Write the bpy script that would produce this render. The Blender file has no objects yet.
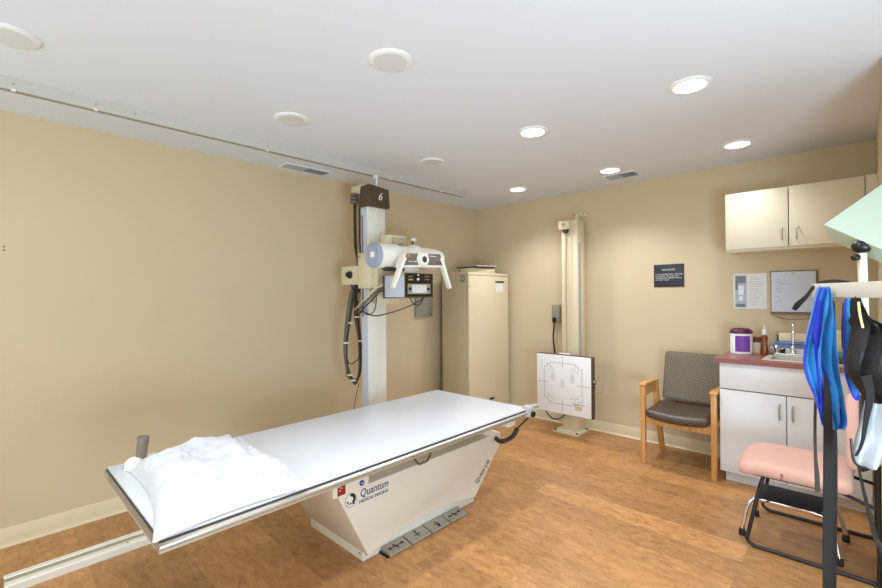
import bpy, bmesh, math, random
from mathutils import Vector, Matrix, noise
random.seed(7)
PI = math.pi
S = bpy.context.scene
C = S.collection

# ---------------------------------------------------------------- camera
YAW, ROLL, FPX, SY, CAMH = .7609, -.0086, 440.7, -.44, 1.37
F = Vector((-math.sin(YAW), math.cos(YAW), 0)); R0 = Vector((math.cos(YAW), math.sin(YAW), 0)); U0 = Vector((0, 0, 1))
R = R0*math.cos(ROLL) + U0*math.sin(ROLL); U = -R0*math.sin(ROLL) + U0*math.cos(ROLL)
cd = bpy.data.cameras.new('camera'); cam = bpy.data.objects.new('camera', cd); C.objects.link(cam)
cd.sensor_width = 36; cd.lens = FPX/882*36; cd.shift_y = .44/882; cd.clip_start = .02
cam.matrix_world = Matrix(((R.x, U.x, -F.x, 0), (R.y, U.y, -F.y, 0), (R.z, U.z, -F.z, CAMH), (0, 0, 0, 1)))
S.camera = cam

# ---------------------------------------------------------------- world, light, exposure
w = bpy.data.worlds.new('world'); S.world = w; w.use_nodes = True
w.node_tree.nodes['Background'].inputs[0].default_value = (.9, .95, 1, 1)
w.node_tree.nodes['Background'].inputs[1].default_value = .3
S.view_settings.view_transform = 'Standard'; S.view_settings.look = 'None'
S.view_settings.gamma = 1; S.view_settings.use_curve_mapping = False
S.view_settings.exposure = .0

def area(name, loc, target, sx, sy, power, col):
    l = bpy.data.lights.new(name, 'AREA'); l.shape = 'RECTANGLE'; l.size = sx; l.size_y = sy; l.energy = power; l.color = col
    o = bpy.data.objects.new(name, l); C.objects.link(o); o.location = loc
    o.rotation_euler = (Vector(target)-Vector(loc)).to_track_quat('-Z', 'Y').to_euler(); return o
area('warm_fill_light', (.6, -.9, 1.5), (-2.0, 3.0, .9), 1.6, 1.6, 16, (1, .76, .68))  # added warm fill from behind the camera; no opening is built there
area('soft_fill_light', (-1.9, -1.1, 1.6), (-1.8, 3.5, .8), 2.4, 1.2, 27, (.76, .95, 1))  # unseen soft fill, added near the rear wall to brighten the room
area('cool_fill_light', (1.05, .5, .8), (-1.3, 2.7, 2.4), 1.2, .9, 80, (.56, .81, 1))  # added cool fill out of view, aimed up to brighten the ceiling
CAN_POWER = 15
CAN_COLOR = (1.0, 1.03, 1.09)

# ---------------------------------------------------------------- materials
def srgb(c):
    return tuple(((v/255)/12.92 if v/255 <= .04045 else ((v/255+.055)/1.055)**2.4) for v in c) + (1,)
def mat(name, col, rough=.5, metal=0, bump=0, bscale=200, var=0, vscale=8, trans=0, coat=0, emit=0, spec=.5, sheen=0, alpha=1):
    m = bpy.data.materials.new(name); m.use_nodes = True; nt = m.node_tree; p = nt.nodes['Principled BSDF']
    c = srgb(col); p.inputs['Base Color'].default_value = c
    p.inputs['Roughness'].default_value = rough; p.inputs['Metallic'].default_value = metal
    p.inputs['Specular IOR Level'].default_value = spec; p.inputs['Coat Weight'].default_value = coat
    p.inputs['Sheen Weight'].default_value = sheen
    p.inputs['Transmission Weight'].default_value = trans; p.inputs['Alpha'].default_value = alpha
    if emit:
        p.inputs['Emission Color'].default_value = c; p.inputs['Emission Strength'].default_value = emit
    if bump or var:
        tc = nt.nodes.new('ShaderNodeTexCoord')
    if bump:
        n = nt.nodes.new('ShaderNodeTexNoise'); n.inputs['Scale'].default_value = bscale
        b = nt.nodes.new('ShaderNodeBump'); b.inputs['Strength'].default_value = bump; b.inputs['Distance'].default_value = .004
        nt.links.new(tc.outputs['Object'], n.inputs['Vector']); nt.links.new(n.outputs[0], b.inputs['Height'])
        nt.links.new(b.outputs[0], p.inputs['Normal'])
    if var:
        n = nt.nodes.new('ShaderNodeTexNoise'); n.inputs['Scale'].default_value = vscale; n.inputs['Detail'].default_value = 6
        mx = nt.nodes.new('ShaderNodeMix'); mx.data_type = 'RGBA'
        mx.inputs[6].default_value = tuple(v*(1-var) for v in c[:3])+(1,); mx.inputs[7].default_value = tuple(min(1, v*(1+var)) for v in c[:3])+(1,)
        nt.links.new(tc.outputs['Object'], n.inputs['Vector']); nt.links.new(n.outputs[0], mx.inputs[0])
        nt.links.new(mx.outputs[2], p.inputs['Base Color'])
    return m

M = {}
M['wall'] = mat('wall_paint', (214, 196, 163), .6, bump=.06, bscale=260, var=.02, vscale=3, spec=.3)
M['ceiling'] = mat('ceiling_paint', (230, 234, 242), .8, bump=.08, bscale=180, spec=.2)
M['base'] = mat('cove_base', (222, 206, 170), .45)
M['white'] = mat('white_enamel', (236, 232, 220), .35, var=.015)
M['cream'] = mat('cream_enamel', (226, 212, 180), .4, var=.02)
M['tan'] = mat('tan_enamel', (208, 192, 160), .42, var=.03)
M['offwhite'] = mat('off_white_shell', (228, 220, 206), .4, var=.015)
M['paper'] = mat('white_paper', (240, 240, 240), .6)
M['top'] = mat('table_laminate', (212, 215, 220), .28, spec=.4)
M['alu'] = mat('brushed_aluminium', (200, 196, 186), .35, metal=.75, bump=.05, bscale=90)
M['silver'] = mat('silver_plate', (176, 172, 160), .38, metal=.6, bump=.1, bscale=120)
M['chrome'] = mat('chrome', (225, 225, 228), .12, metal=1, var=.03)
M['steel'] = mat('sink_steel', (226, 222, 210), .4, metal=.4, var=.05)
M['black'] = mat('black_plastic', (18, 17, 17), .35, var=.2, vscale=20)
M['rubber'] = mat('black_rubber', (22, 22, 24), .7, bump=.2, bscale=300)
M['darkgrey'] = mat('dark_grey_paint', (60, 57, 54), .45, var=.1)
M['ivory'] = mat('ivory_paint', (230, 224, 208), .4, var=.02)
M['brown'] = mat('brown_cover', (78, 62, 38), .45, var=.06)
M['bluegrey'] = mat('blue_grey_enamel', (158, 166, 184), .35, var=.02)
M['paleblue'] = mat('pale_blue_enamel', (200, 206, 222), .35, var=.02)
M['greypanel'] = mat('grey_keypad', (112, 106, 98), .5, var=.08, vscale=60)
M['pillow'] = mat('pillowcase', (206, 208, 214), .7, bump=.25, bscale=60, sheen=.2)
M['greygrip'] = mat('grey_rubber_grip', (128, 122, 108), .6, bump=.2, bscale=200)
M['steelgrey'] = mat('grey_electrical_box', (152, 150, 134), .5, var=.03)
M['counter'] = mat('rose_laminate', (150, 96, 88), .3, var=.22, vscale=90)
M['cabinet'] = mat('white_laminate', (226, 226, 226), .4, var=.01)
M['upcab'] = mat('ivory_laminate', (232, 222, 196), .4, var=.012)
M['reveal'] = mat('grey_reveal', (120, 118, 114), .6)
M['oak'] = None
M['leather'] = mat('brown_vinyl', (82, 68, 56), .34, bump=.12, bscale=300, var=.06)
M['pink'] = mat('pink_upholstery', (212, 166, 150), .85, bump=.4, bscale=500, var=.05, vscale=120, sheen=.2)
M['frame'] = mat('charcoal_tube', (48, 46, 46), .4, metal=.3, var=.08)
M['azure'] = mat('azure_nylon', (44, 140, 212), .42, bump=.3, bscale=25, var=.12, vscale=10, sheen=.3)
M['royal'] = mat('royal_blue_binding', (24, 44, 205), .5, bump=.3, bscale=100)
M['strap'] = mat('black_webbing', (30, 27, 27), .75, bump=.5, bscale=350)
M['velcro'] = mat('grey_hook_and_loop', (84, 78, 72), .95, bump=1, bscale=260, var=.3, vscale=50)
M['fuzzy'] = mat('black_leather', (20, 18, 18), .6, bump=.8, bscale=40, var=.4, vscale=14)
M['plastic'] = mat('milky_plastic', (176, 180, 185), .25, trans=.3, spec=.6)
M['green'] = mat('pale_green_enamel', (190, 206, 186), .38, var=.02)
M['amber'] = mat('amber_plastic', (150, 78, 28), .2, trans=.3)
M['purple'] = mat('purple_plastic', (84, 26, 62), .35, var=.05)
M['violet'] = mat('purple_label', (118, 60, 160), .5, var=.3, vscale=60)
M['navy'] = mat('navy_sign', (48, 52, 64), .4, var=.15, vscale=6)
M['ink'] = mat('blue_ink', (40, 44, 110), .5)
M['inkblack'] = mat('black_ink', (38, 32, 36), .5)
M['red'] = mat('red_label', (150, 30, 34), .5, var=.3, vscale=120)
M['blue'] = mat('blue_label', (30, 60, 120), .4)
M['greenkey'] = mat('green_key', (40, 150, 110), .4)
M['orange'] = mat('orange_key', (225, 130, 70), .4)
M['redkey'] = mat('red_key', (190, 60, 60), .4)
M['whitekey'] = mat('white_mark', (238, 236, 228), .5)
M['screen'] = mat('collimator_window', (206, 204, 200), .3)
M['cable'] = mat('grey_cable', (104, 96, 82), .6, var=.15)
M['darkcable'] = mat('dark_cable', (58, 50, 42), .6, var=.1)
M['board'] = mat('whiteboard', (206, 212, 228), .22)
M['bronze'] = mat('bronze_frame', (128, 112, 82), .45, var=.08)
M['photo'] = mat('printed_photo', (112, 118, 128), .4, var=.5, vscale=30)
M['sleeve'] = mat('clear_sleeve_paper', (226, 224, 222), .25)
M['textgrey'] = mat('grey_print', (170, 170, 176), .6)
M['bluepad'] = mat('blue_tray', (112, 134, 184), .4, var=.15, vscale=20)
M['yellow'] = mat('pale_yellow_card', (238, 222, 160), .6)
M['teal'] = mat('teal_plastic', (110, 150, 136), .4)
M['carton'] = mat('brown_carton', (112, 52, 32), .6, var=.2)
M['grille'] = mat('grey_grille', (172, 174, 178), .6)
M['unlit'] = mat('unlit_lens', (222, 222, 224), .5)
M['lit'] = mat('lit_lens', (255, 250, 240), .5, emit=4)
M['groove'] = mat('dark_groove', (60, 58, 56), .6)

def wood(name, c1, c2, scale, axis):
    m = bpy.data.materials.new(name); m.use_nodes = True; nt = m.node_tree; p = nt.nodes['Principled BSDF']
    tc = nt.nodes.new('ShaderNodeTexCoord'); mp = nt.nodes.new('ShaderNodeMapping'); sc = [scale]*3; sc[axis] = scale*.08
    mp.inputs['Scale'].default_value = sc
    n = nt.nodes.new('ShaderNodeTexNoise'); n.inputs['Scale'].default_value = 1; n.inputs['Detail'].default_value = 8
    cr = nt.nodes.new('ShaderNodeValToRGB'); cr.color_ramp.elements[0].position = .3; cr.color_ramp.elements[1].position = .7
    cr.color_ramp.elements[0].color = srgb(c1); cr.color_ramp.elements[1].color = srgb(c2)
    L = nt.links.new; L(tc.outputs['Object'], mp.inputs[0]); L(mp.outputs[0], n.inputs[0]); L(n.outputs[0], cr.inputs[0]); L(cr.outputs[0], p.inputs['Base Color'])
    p.inputs['Roughness'].default_value = .38
    return m
M['oak'] = wood('honey_oak', (196, 140, 78), (222, 170, 108), 45, 2)

def floor_mat():
    m = bpy.data.materials.new('maple_plank_floor'); m.use_nodes = True; nt = m.node_tree; p = nt.nodes['Principled BSDF']; L = nt.links.new; N = nt.nodes.new
    tc = N('ShaderNodeTexCoord')
    br = N('ShaderNodeTexBrick'); br.offset = .37; br.inputs['Scale'].default_value = 1; br.inputs['Brick Width'].default_value = 1.2
    br.inputs['Row Height'].default_value = .19; br.inputs['Mortar Size'].default_value = .0016; br.inputs['Mortar Smooth'].default_value = .3
    br.inputs['Color1'].default_value = (0, 0, 0, 1); br.inputs['Color2'].default_value = (1, 1, 1, 1); br.inputs['Mortar'].default_value = (.4, .4, .4, 1)
    L(tc.outputs['Object'], br.inputs['Vector'])
    mp = N('ShaderNodeMapping'); mp.inputs['Scale'].default_value = (11, 24, 1); L(tc.outputs['Object'], mp.inputs[0])
    # shift the grain from plank to plank
    ad = N('ShaderNodeVectorMath'); ad.operation = 'MULTIPLY_ADD'; ad.inputs[1].default_value = (9, 9, 9)
    L(br.outputs['Color'], ad.inputs[0]); L(mp.outputs[0], ad.inputs[2])
    n1 = N('ShaderNodeTexNoise'); n1.inputs['Scale'].default_value = 1.1; n1.inputs['Detail'].default_value = 9; n1.inputs['Roughness'].default_value = .7; n1.inputs['Distortion'].default_value = .8
    L(ad.outputs[0], n1.inputs['Vector'])
    cr = N('ShaderNodeValToRGB'); e = cr.color_ramp.elements
    e[0].position = .25; e[0].color = srgb((144, 94, 50)); e[1].position = .78; e[1].color = srgb((212, 160, 106))
    k = e.new(.5); k.color = srgb((184, 134, 84))
    L(n1.outputs[0], cr.inputs[0])
    mx = N('ShaderNodeMix'); mx.data_type = 'RGBA'; mx.blend_type = 'MULTIPLY'; mx.inputs[0].default_value = 1
    r2 = N('ShaderNodeMapRange'); r2.inputs['To Min'].default_value = .76; r2.inputs['To Max'].default_value = 1.08
    sp = N('ShaderNodeSeparateColor'); L(br.outputs['Color'], sp.inputs[0]); L(sp.outputs[0], r2.inputs[0])
    L(cr.outputs[0], mx.inputs[6]); L(r2.outputs[0], mx.inputs[7])
    m2 = N('ShaderNodeMix'); m2.data_type = 'RGBA'; m2.inputs[7].default_value = srgb((92, 52, 28))
    mm = N('ShaderNodeMath'); mm.operation = 'MULTIPLY'; mm.inputs[1].default_value = .22; L(br.outputs['Fac'], mm.inputs[0]); L(mm.outputs[0], m2.inputs[0])
    L(mx.outputs[2], m2.inputs[6]); L(m2.outputs[2], p.inputs['Base Color'])
    p.inputs['Roughness'].default_value = .36; p.inputs['Specular IOR Level'].default_value = .45
    b = N('ShaderNodeBump'); b.inputs['Strength'].default_value = .08; b.inputs['Distance'].default_value = .002; L(n1.outputs[0], b.inputs['Height']); L(b.outputs[0], p.inputs['Normal'])
    return m
M['floor'] = floor_mat()

def weave_mat():
    m = bpy.data.materials.new('dotted_weave'); m.use_nodes = True; nt = m.node_tree; p = nt.nodes['Principled BSDF']; L = nt.links.new; N = nt.nodes.new
    tc = N('ShaderNodeTexCoord'); mp = N('ShaderNodeMapping'); mp.inputs['Rotation'].default_value = (0, PI/4, 0); mp.inputs['Scale'].default_value = (1, 0, 1)
    ck = N('ShaderNodeTexVoronoi'); ck.inputs['Scale'].default_value = 60; ck.inputs['Randomness'].default_value = 0; ck.distance = 'CHEBYCHEV'
    L(tc.outputs['Object'], mp.inputs[0]); L(mp.outputs[0], ck.inputs['Vector'])
    cr = N('ShaderNodeValToRGB'); cr.color_ramp.elements[0].position = .22; cr.color_ramp.elements[1].position = .34
    cr.color_ramp.elements[0].color = srgb((146, 134, 112)); cr.color_ramp.elements[1].color = srgb((92, 82, 70))
    L(ck.outputs['Distance'], cr.inputs[0]); L(cr.outputs[0], p.inputs['Base Color']); p.inputs['Roughness'].default_value = .8
    return m
M['weave'] = weave_mat()

# ---------------------------------------------------------------- helpers
def at(px, py, ax, v):
    """a point on the plane ax = v, measured in the photograph (ax 'd' = distance along the view)"""
    r = F + R*((px-441)/FPX) + U*((294+SY-py)/FPX); c = Vector((0, 0, CAMH))
    if ax == 'd': return c + r*v
    i = 'xyz'.index(ax); return c + r*((v-c[i])/r[i])

class MB:
    def __init__(s): s.bm = bmesh.new()
    def box(s, x0, x1, y0, y1, z0, z1, bev=0, seg=2):
        b = bmesh.new(); bmesh.ops.create_cube(b, size=1)
        for v in b.verts: v.co = Vector(((x0+x1)/2+v.co.x*abs(x1-x0), (y0+y1)/2+v.co.y*abs(y1-y0), (z0+z1)/2+v.co.z*abs(z1-z0)))
        if bev: bmesh.ops.bevel(b, geom=b.edges[:], offset=min(bev, .49*min(abs(x1-x0), abs(y1-y0), abs(z1-z0))), segments=seg, profile=.5, affect='EDGES')
        s.add(b); return s
    def add(s, b):
        me = bpy.data.meshes.new('t'); b.to_mesh(me); b.free(); s.bm.from_mesh(me); bpy.data.meshes.remove(me)
    def obox(s, mtx, sx, sy, sz, bev=0):
        b = bmesh.new(); bmesh.ops.create_cube(b, size=1)
        for v in b.verts: v.co = Vector((v.co.x*sx, v.co.y*sy, v.co.z*sz))
        if bev: bmesh.ops.bevel(b, geom=b.edges[:], offset=bev, segments=2, profile=.5, affect='EDGES')
        for v in b.verts: v.co = mtx @ v.co
        s.add(b); return s
    def prism(s, pts, d, bev=0):
        """closed polygon (3-D, planar) extruded by the vector d"""
        b = bmesh.new(); vs = [b.verts.new(p) for p in pts]; f = b.faces.new(vs)
        r = bmesh.ops.extrude_face_region(b, geom=[f]); bmesh.ops.translate(b, verts=[g for g in r['geom'] if isinstance(g, bmesh.types.BMVert)], vec=Vector(d))
        bmesh.ops.recalc_face_normals(b, faces=b.faces[:])
        if bev: bmesh.ops.bevel(b, geom=b.edges[:], offset=bev, segments=2, profile=.5, affect='EDGES')
        s.add(b); return s
    def tube(s, pts, r, n=10, smooth=0, closed=False):
        pts = [Vector(p) for p in pts]
        if smooth: pts = catmull(pts, smooth, closed)
        rs = r if isinstance(r, (list, tuple)) else [r]*len(pts)
        if len(rs) != len(pts): rs = [rs[0]+(rs[-1]-rs[0])*i/(len(pts)-1) for i in range(len(pts))]
        rings = []; up = None; m = len(pts)
        for i, p in enumerate(pts):
            t = (pts[(i+1) % m]-pts[i-1]) if closed else (pts[min(i+1, m-1)]-pts[max(i-1, 0)])
            t = t.normalized()
            if up is None: up = Vector((0, 0, 1)) if abs(t.z) < .9 else Vector((1, 0, 0))
            a = (up - t*up.dot(t)).normalized(); up = a; c = t.cross(a)
            rings.append([s.bm.verts.new(p + (a*math.cos(2*PI*k/n)+c*math.sin(2*PI*k/n))*rs[i]) for k in range(n)])
        for i in range(m if closed else m-1):
            A, B = rings[i], rings[(i+1) % m]
            for k in range(n): s.bm.faces.new((A[k], A[(k+1) % n], B[(k+1) % n], B[k]))
        if not closed:
            s.bm.faces.new(rings[0][::-1]); s.bm.faces.new(rings[-1])
        return s
    def cyl(s, a, b, r, n=24, r2=None): return s.tube([a, b], [r, r if r2 is None else r2], n)
    def lathe(s, prof, origin, axis=(0, 0, 1), n=28):
        """profile of (radius, along) turned about an axis"""
        ax = Vector(axis).normalized(); a = ax.orthogonal().normalized(); c = ax.cross(a); o = Vector(origin); rings = []
        for r, h in prof: rings.append([s.bm.verts.new(o+ax*h+(a*math.cos(2*PI*k/n)+c*math.sin(2*PI*k/n))*max(r, .0002)) for k in range(n)])
        for A, B in zip(rings, rings[1:]):
            for k in range(n): s.bm.faces.new((A[k], A[(k+1) % n], B[(k+1) % n], B[k]))
        s.bm.faces.new(rings[0][::-1]); s.bm.faces.new(rings[-1]); return s
    def ball(s, c, r, sc=(1, 1, 1)):
        b = bmesh.new(); bmesh.ops.create_uvsphere(b, u_segments=20, v_segments=12, radius=r)
        for v in b.verts: v.co = Vector(c)+Vector((v.co.x*sc[0], v.co.y*sc[1], v.co.z*sc[2]))
        s.add(b); return s
    def ribbon(s, pts, widths, side, th=.003, smooth=6):
        """flat strap along pts, `side` is the direction of its width"""
        pts = [Vector(p) for p in pts]; n0 = len(pts)
        if not isinstance(widths, (list, tuple)): widths = [widths]*n0
        P = catmull(pts, smooth); W = [widths[min(int(i/smooth), n0-2)]*(1-(i/smooth-min(int(i/smooth), n0-2)))+widths[min(int(i/smooth)+1, n0-1)]*(i/smooth-min(int(i/smooth), n0-2)) for i in range(len(P))]
        side = Vector(side).normalized(); rings = []
        for i, p in enumerate(P):
            t = (P[min(i+1, len(P)-1)]-P[max(i-1, 0)]).normalized(); sd = (side-t*side.dot(t)).normalized(); nn = t.cross(sd)
            h = W[i]/2
            rings.append([s.bm.verts.new(p+sd*x+nn*y) for x, y in ((-h, -th/2), (h, -th/2), (h, th/2), (-h, th/2))])
        for A, B in zip(rings, rings[1:]):
            for k in range(4): s.bm.faces.new((A[k], A[(k+1) % 4], B[(k+1) % 4], B[k]))
        s.bm.faces.new(rings[0][::-1]); s.bm.faces.new(rings[-1]); return s
    def build(s, name, m, parent=None, smooth=True, origin=None):
        bmesh.ops.recalc_face_normals(s.bm, faces=s.bm.faces[:])
        me = bpy.data.meshes.new(name); 
        if parent is None:
            if origin is None:
                xs = [v.co.x for v in s.bm.verts]; ys = [v.co.y for v in s.bm.verts]; zs = [v.co.z for v in s.bm.verts]
                origin = Vector(((min(xs)+max(xs))/2, (min(ys)+max(ys))/2, min(zs)))
        else: origin = wloc(parent)
        for v in s.bm.verts: v.co -= Vector(origin)
        s.bm.to_mesh(me); s.bm.free()
        o = bpy.data.objects.new(name, me); C.objects.link(o); me.materials.append(m)
        if parent is None: o.location = origin
        else: o.parent = parent
        if smooth:
            me.polygons.foreach_set('use_smooth', [True]*len(me.polygons))
            try: me.set_sharp_from_angle(angle=math.radians(38))
            except Exception: pass
        return o
def wloc(o):
    v = Vector(o.location)
    while o.parent: o = o.parent; v += o.location
    return v
def catmull(P, n, closed=False):
    out = []; m = len(P)
    rng = range(m) if closed else range(m-1)
    for i in rng:
        if closed: p0, p1, p2, p3 = P[i-1], P[i], P[(i+1) % m], P[(i+2) % m]
        else: p0, p1, p2, p3 = P[max(i-1, 0)], P[i], P[i+1], P[min(i+2, m-1)]
        for k in range(n):
            t = k/n
            out.append(.5*((2*p1)+(-p0+p2)*t+(2*p0-5*p1+4*p2-p3)*t*t+(-p0+3*p1-3*p2+p3)*t*t*t))
    if not closed: out.append(P[-1].copy())
    return out
def bx(*a, **k): return MB().box(*a, **k)
def thing(name, label, cat, loc, group=None):
    o = bpy.data.objects.new(name, None); C.objects.link(o); o.location = loc; o.empty_display_size = .1
    return tag(o, label, cat, group)
def tag(o, label, cat, group=None):
    o['label'] = label; o['category'] = cat
    if group: o['group'] = group
    return o
def part_label(o, t): o['label'] = t; return o
def struct(o): o['kind'] = 'structure'; return o
def text(name, s, m, parent, pos, ex, ey, size, align='LEFT', th=.0006, stretch=1, shear=0):
    """lettering with its baseline along ex and its height along ey"""
    cu = bpy.data.curves.new('t', 'FONT'); cu.body = s; cu.size = size; cu.extrude = th; cu.align_x = align; cu.shear = shear; cu.resolution_u = 3
    t = bpy.data.objects.new('t', cu); C.objects.link(t); bpy.context.view_layer.update()
    me = bpy.data.meshes.new_from_object(t); bpy.data.objects.remove(t)
    ex = Vector(ex).normalized(); ey = Vector(ey).normalized(); n = ex.cross(ey); o = wloc(parent)
    for v in me.vertices: v.co = Vector(pos)+ex*v.co.x*stretch+ey*v.co.y+n*v.co.z-o
    me.materials.clear(); me.materials.append(m)
    ob = bpy.data.objects.new(name, me); C.objects.link(ob); ob.parent = parent; return ob
def copy_thing(o, delta, label=None):
    r = o.copy(); C.objects.link(r); r.location = Vector(o.location)+Vector(delta)
    if label: r['label'] = label
    for ch in o.children:
        c = ch.copy(); C.objects.link(c); c.parent = r
        for g in ch.children:
            d = g.copy(); C.objects.link(d); d.parent = c
    return r

# ---------------------------------------------------------------- the room
XL, YB, HC, XR = -3.43, 4.255, 2.408, .082
YJ, XR2, YF = 2.75, 1.3, -1.3
struct(bx(XL-.1, XR2+.1, YF-.1, YB+.1, -.08, 0).build('floor', M['floor'], smooth=False, origin=(0, 0, 0)))
struct(bx(XL-.1, XR2+.1, YF-.1, YB+.1, HC, HC+.08).build('ceiling', M['ceiling'], smooth=False))
struct(bx(XL-.1, XL, YF, YB+.1, 0, HC).build('wall_left', M['wall'], smooth=False))
struct(bx(XL, XR, YB, YB+.1, 0, HC).build('wall_back', M['wall'], smooth=False))
struct(MB().box(XR, XR+.12, YJ, YB+.1, 0, HC).box(XR+.12, XR2, YJ, YJ+.12, 0, HC).box(XR2, XR2+.1, YF, YJ+.12, 0, HC).build('wall_right', M['wall'], smooth=False))
struct(bx(XL, XR2, YF-.1, YF, 0, HC).build('wall_front', M['wall'], smooth=False))
def cove(p0, p1, nrm, name):
    p0, p1, nrm = Vector(p0), Vector(p1), Vector(nrm)
    prof = [(0, 0), (.022, 0), (.02, .004), (.010, .012), (.006, .03), (.006, .096), (.003, .1), (0, .1)]
    m = MB(); m.prism([p0+nrm*a+Vector((0, 0, b)) for a, b in prof], p1-p0)
    return struct(m.build(name, M['base']))
cove((XL, YF, 0), (XL, YB, 0), (1, 0, 0), 'baseboard_left')
cove((XL, YB, 0), (-.76, YB, 0), (0, -1, 0), 'baseboard_back')

# ---------------------------------------------------------------- ceiling fittings
def can_light(x, y, lit, label, f=1):
    t = thing('recessed_light', label, 'ceiling light', (x, y, HC), 'recessed ceiling lights')
    MB().lathe([(.072, -.001), (.074, -.010), (.090, -.009), (.098, -.003), (.099, -.0005)], (x, y, HC)).build('trim_ring', M['paper'], t)
    if lit:
        MB().lathe([(.0735, -.0105), (.06, -.0135), (.001, -.0145)], (x, y, HC)).build('lens', M['lit'], t)
        l = bpy.data.lights.new('can', 'SPOT'); l.energy = CAN_POWER*3*f; l.color = CAN_COLOR; l.spot_size = math.radians(128); l.spot_blend = 1; l.shadow_soft_size = .07
        o = bpy.data.objects.new('lamp', l); C.objects.link(o); o.parent = t; o.location = (0, 0, -.06)
    else:
        lens = MB().lathe([(.0735, -.0105), (.072, -.004), (.058, -.0022), (.001, -.0018)], (x, y, HC)).build('lens', M['unlit'], t)
        MB().lathe([(.062, -.0032), (.060, -.006), (.056, -.0062), (.054, -.0028)], (x, y, HC)).build('baffle', M['ceiling'], t)
    return t
for x, y, lit, lb in [
    (-2.43, .09, 0, 'unlit recessed can light cut by the left picture edge'),
    (-1.50, 1.265, 0, 'largest unlit recessed can light on the ceiling above the table'),
    (-2.41, 1.275, 0, 'unlit can light on the ceiling above the middle of the rail'),
    (-2.415, 2.45, 0, 'small unlit can light on the ceiling close to the tube column'),
    (-.613, 2.462, 1, 'glowing can light, the biggest lit one, nearest the viewer'),
    (-1.512, 2.452, 1, 'glowing can light in the second row, left of the biggest lit one'),
    (-.62, 3.677, 1, 'glowing can light on the ceiling above the cabinets and sink'),
    (-1.525, 3.68, 1, 'glowing can light right beside the back air vent'),
    (-2.45, 3.686, 1, 'glowing can light, smallest and nearest the far corner')]:
    can_light(x, y, lit, lb, .38 if (x > -1 and y > 3) else 1)
can_light(-.61, 1.27, 1, 'glowing can light added overhead outside the picture')  # unseen cans continuing the ceiling grid, lit as added fill
can_light(-1.5, .09, 1, 'glowing can light added behind the viewer')
can_light(-.61, .09, 1, 'right-hand glowing can light added behind the viewer')

def vent(x0, x1, y0, y1, long_y, label):
    t = thing('ceiling_vent', label, 'vent', ((x0+x1)/2, (y0+y1)/2, HC), 'ceiling air vents')
    f = MB(); fr = .014; z0, z1 = HC-.007, HC-.0005
    f.box(x0, x1, y0, y0+fr, z0, z1).box(x0, x1, y1-fr, y1, z0, z1).box(x0, x0+fr, y0+fr, y1-fr, z0, z1).box(x1-fr, x1, y0+fr, y1-fr, z0, z1)
    f.build('frame', M['paper'], t)
    bx(x0+fr, x1-fr, y0+fr, y1-fr, HC-.002, HC-.0006).build('backing', M['grille'], t)
    s = MB()
    n = 9
    for k in range(n):
        for half in (0, 1):
            if long_y:
                xx = x0+fr+(x1-x0-2*fr)*(k+.5)/n; ya = y0+fr+(y1-y0-2*fr)*half*.5; yb = ya+(y1-y0-2*fr)*.5
                q = Matrix.Translation((xx, (ya+yb)/2, HC-.005)) @ Matrix.Rotation(math.radians(-35 if half == 0 else 40), 4, 'Y'); s.obox(q, .013, yb-ya, .0012)
            else:
                yy = y0+fr+(y1-y0-2*fr)*(k+.5)/n; xa = x0+fr+(x1-x0-2*fr)*half*.5; xb = xa+(x1-x0-2*fr)*.5
                q = Matrix.Translation(((xa+xb)/2, yy, HC-.005)) @ Matrix.Rotation(math.radians(-35 if half == 0 else 40), 4, 'X'); s.obox(q, xb-xa, .013, .0012)
    s.build('louvre', M['grille'], t)
vent(-3.36, -3.22, 1.66, 2.06, True, 'narrow louvred air vent between the ceiling rail and left wall')
vent(-1.66, -1.38, 3.83, 4.01, False, 'small louvred air vent on the ceiling near the back wall')

# ceiling rail
t = thing('ceiling_rail', 'long pale metal rail bolted along the ceiling above the tube column', 'rail', (-2.9, 1.2, HC))
RX = -2.885
m = MB(); m.prism([(RX, -1.2, HC-.0005), (RX, -1.2, HC-.056), (RX-.006, -1.2, HC-.058), (RX-.006, -1.2, HC-.006), (RX-.05, -1.2, HC-.006), (RX-.05, -1.2, HC-.0005)], (0, 4.6, 0))
m.build('channel', mat('rail_paint', (200, 198, 192), .45, bump=.05), t, smooth=False)
bx(RX-.036, RX-.006, -1.2, 3.38, HC-.0585, HC-.054).build('slot', M['steelgrey'], t, smooth=False)
for y in (.12, .43, .60, 1.35, 2.5, 2.33, 3.05):
    MB().cyl((RX+.0, y, HC-.030), (RX+.004, y, HC-.030), .005, 10).build('bolt', M['silver'], t)
for y in (.12, .43, 1.35, 2.42, 3.05):
    bx(RX-.012, RX+.002, y-.008, y+.008, HC-.062, HC-.053).build('clip', M['paper'], t)

# floor rail
t = thing('floor_rail', 'long white metal rail on the floor along the left wall', 'rail', (-2.92, 1.2, 0))
m = MB(); m.prism([(-2.865, -.0+.075, 0), (-2.865, .075, .034), (-2.870, .075, .04), (-2.905, .075, .04), (-2.910, .075, .034), (-2.950, .075, .034), (-2.955, .075, .04), (-2.985, .075, .04), (-2.985, .075, 0)], (0, 3.2, 0))
m.build('channel', M['white'], t)
bx(-2.949, -2.911, .075, 3.27, .034, .0365).build('track', M['alu'], t)
for y in (.55, 1.4, 2.9): MB().cyl((-2.885, y, .04), (-2.885, y, .044), .005, 10).build('bolt', M['silver'], t)
m = MB(); m.lathe([(.045, 0), (.045, .01), (.02, .016), (.016, .03), (.03, .04), (.042, .06), (.04, .08), (.022, .094), (.001, .098)], (-2.94, .008, 0))
tag(m.build('door_stop', M['chrome']), 'shiny rounded chrome object at the near end of the floor rail', 'door stop')

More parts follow.
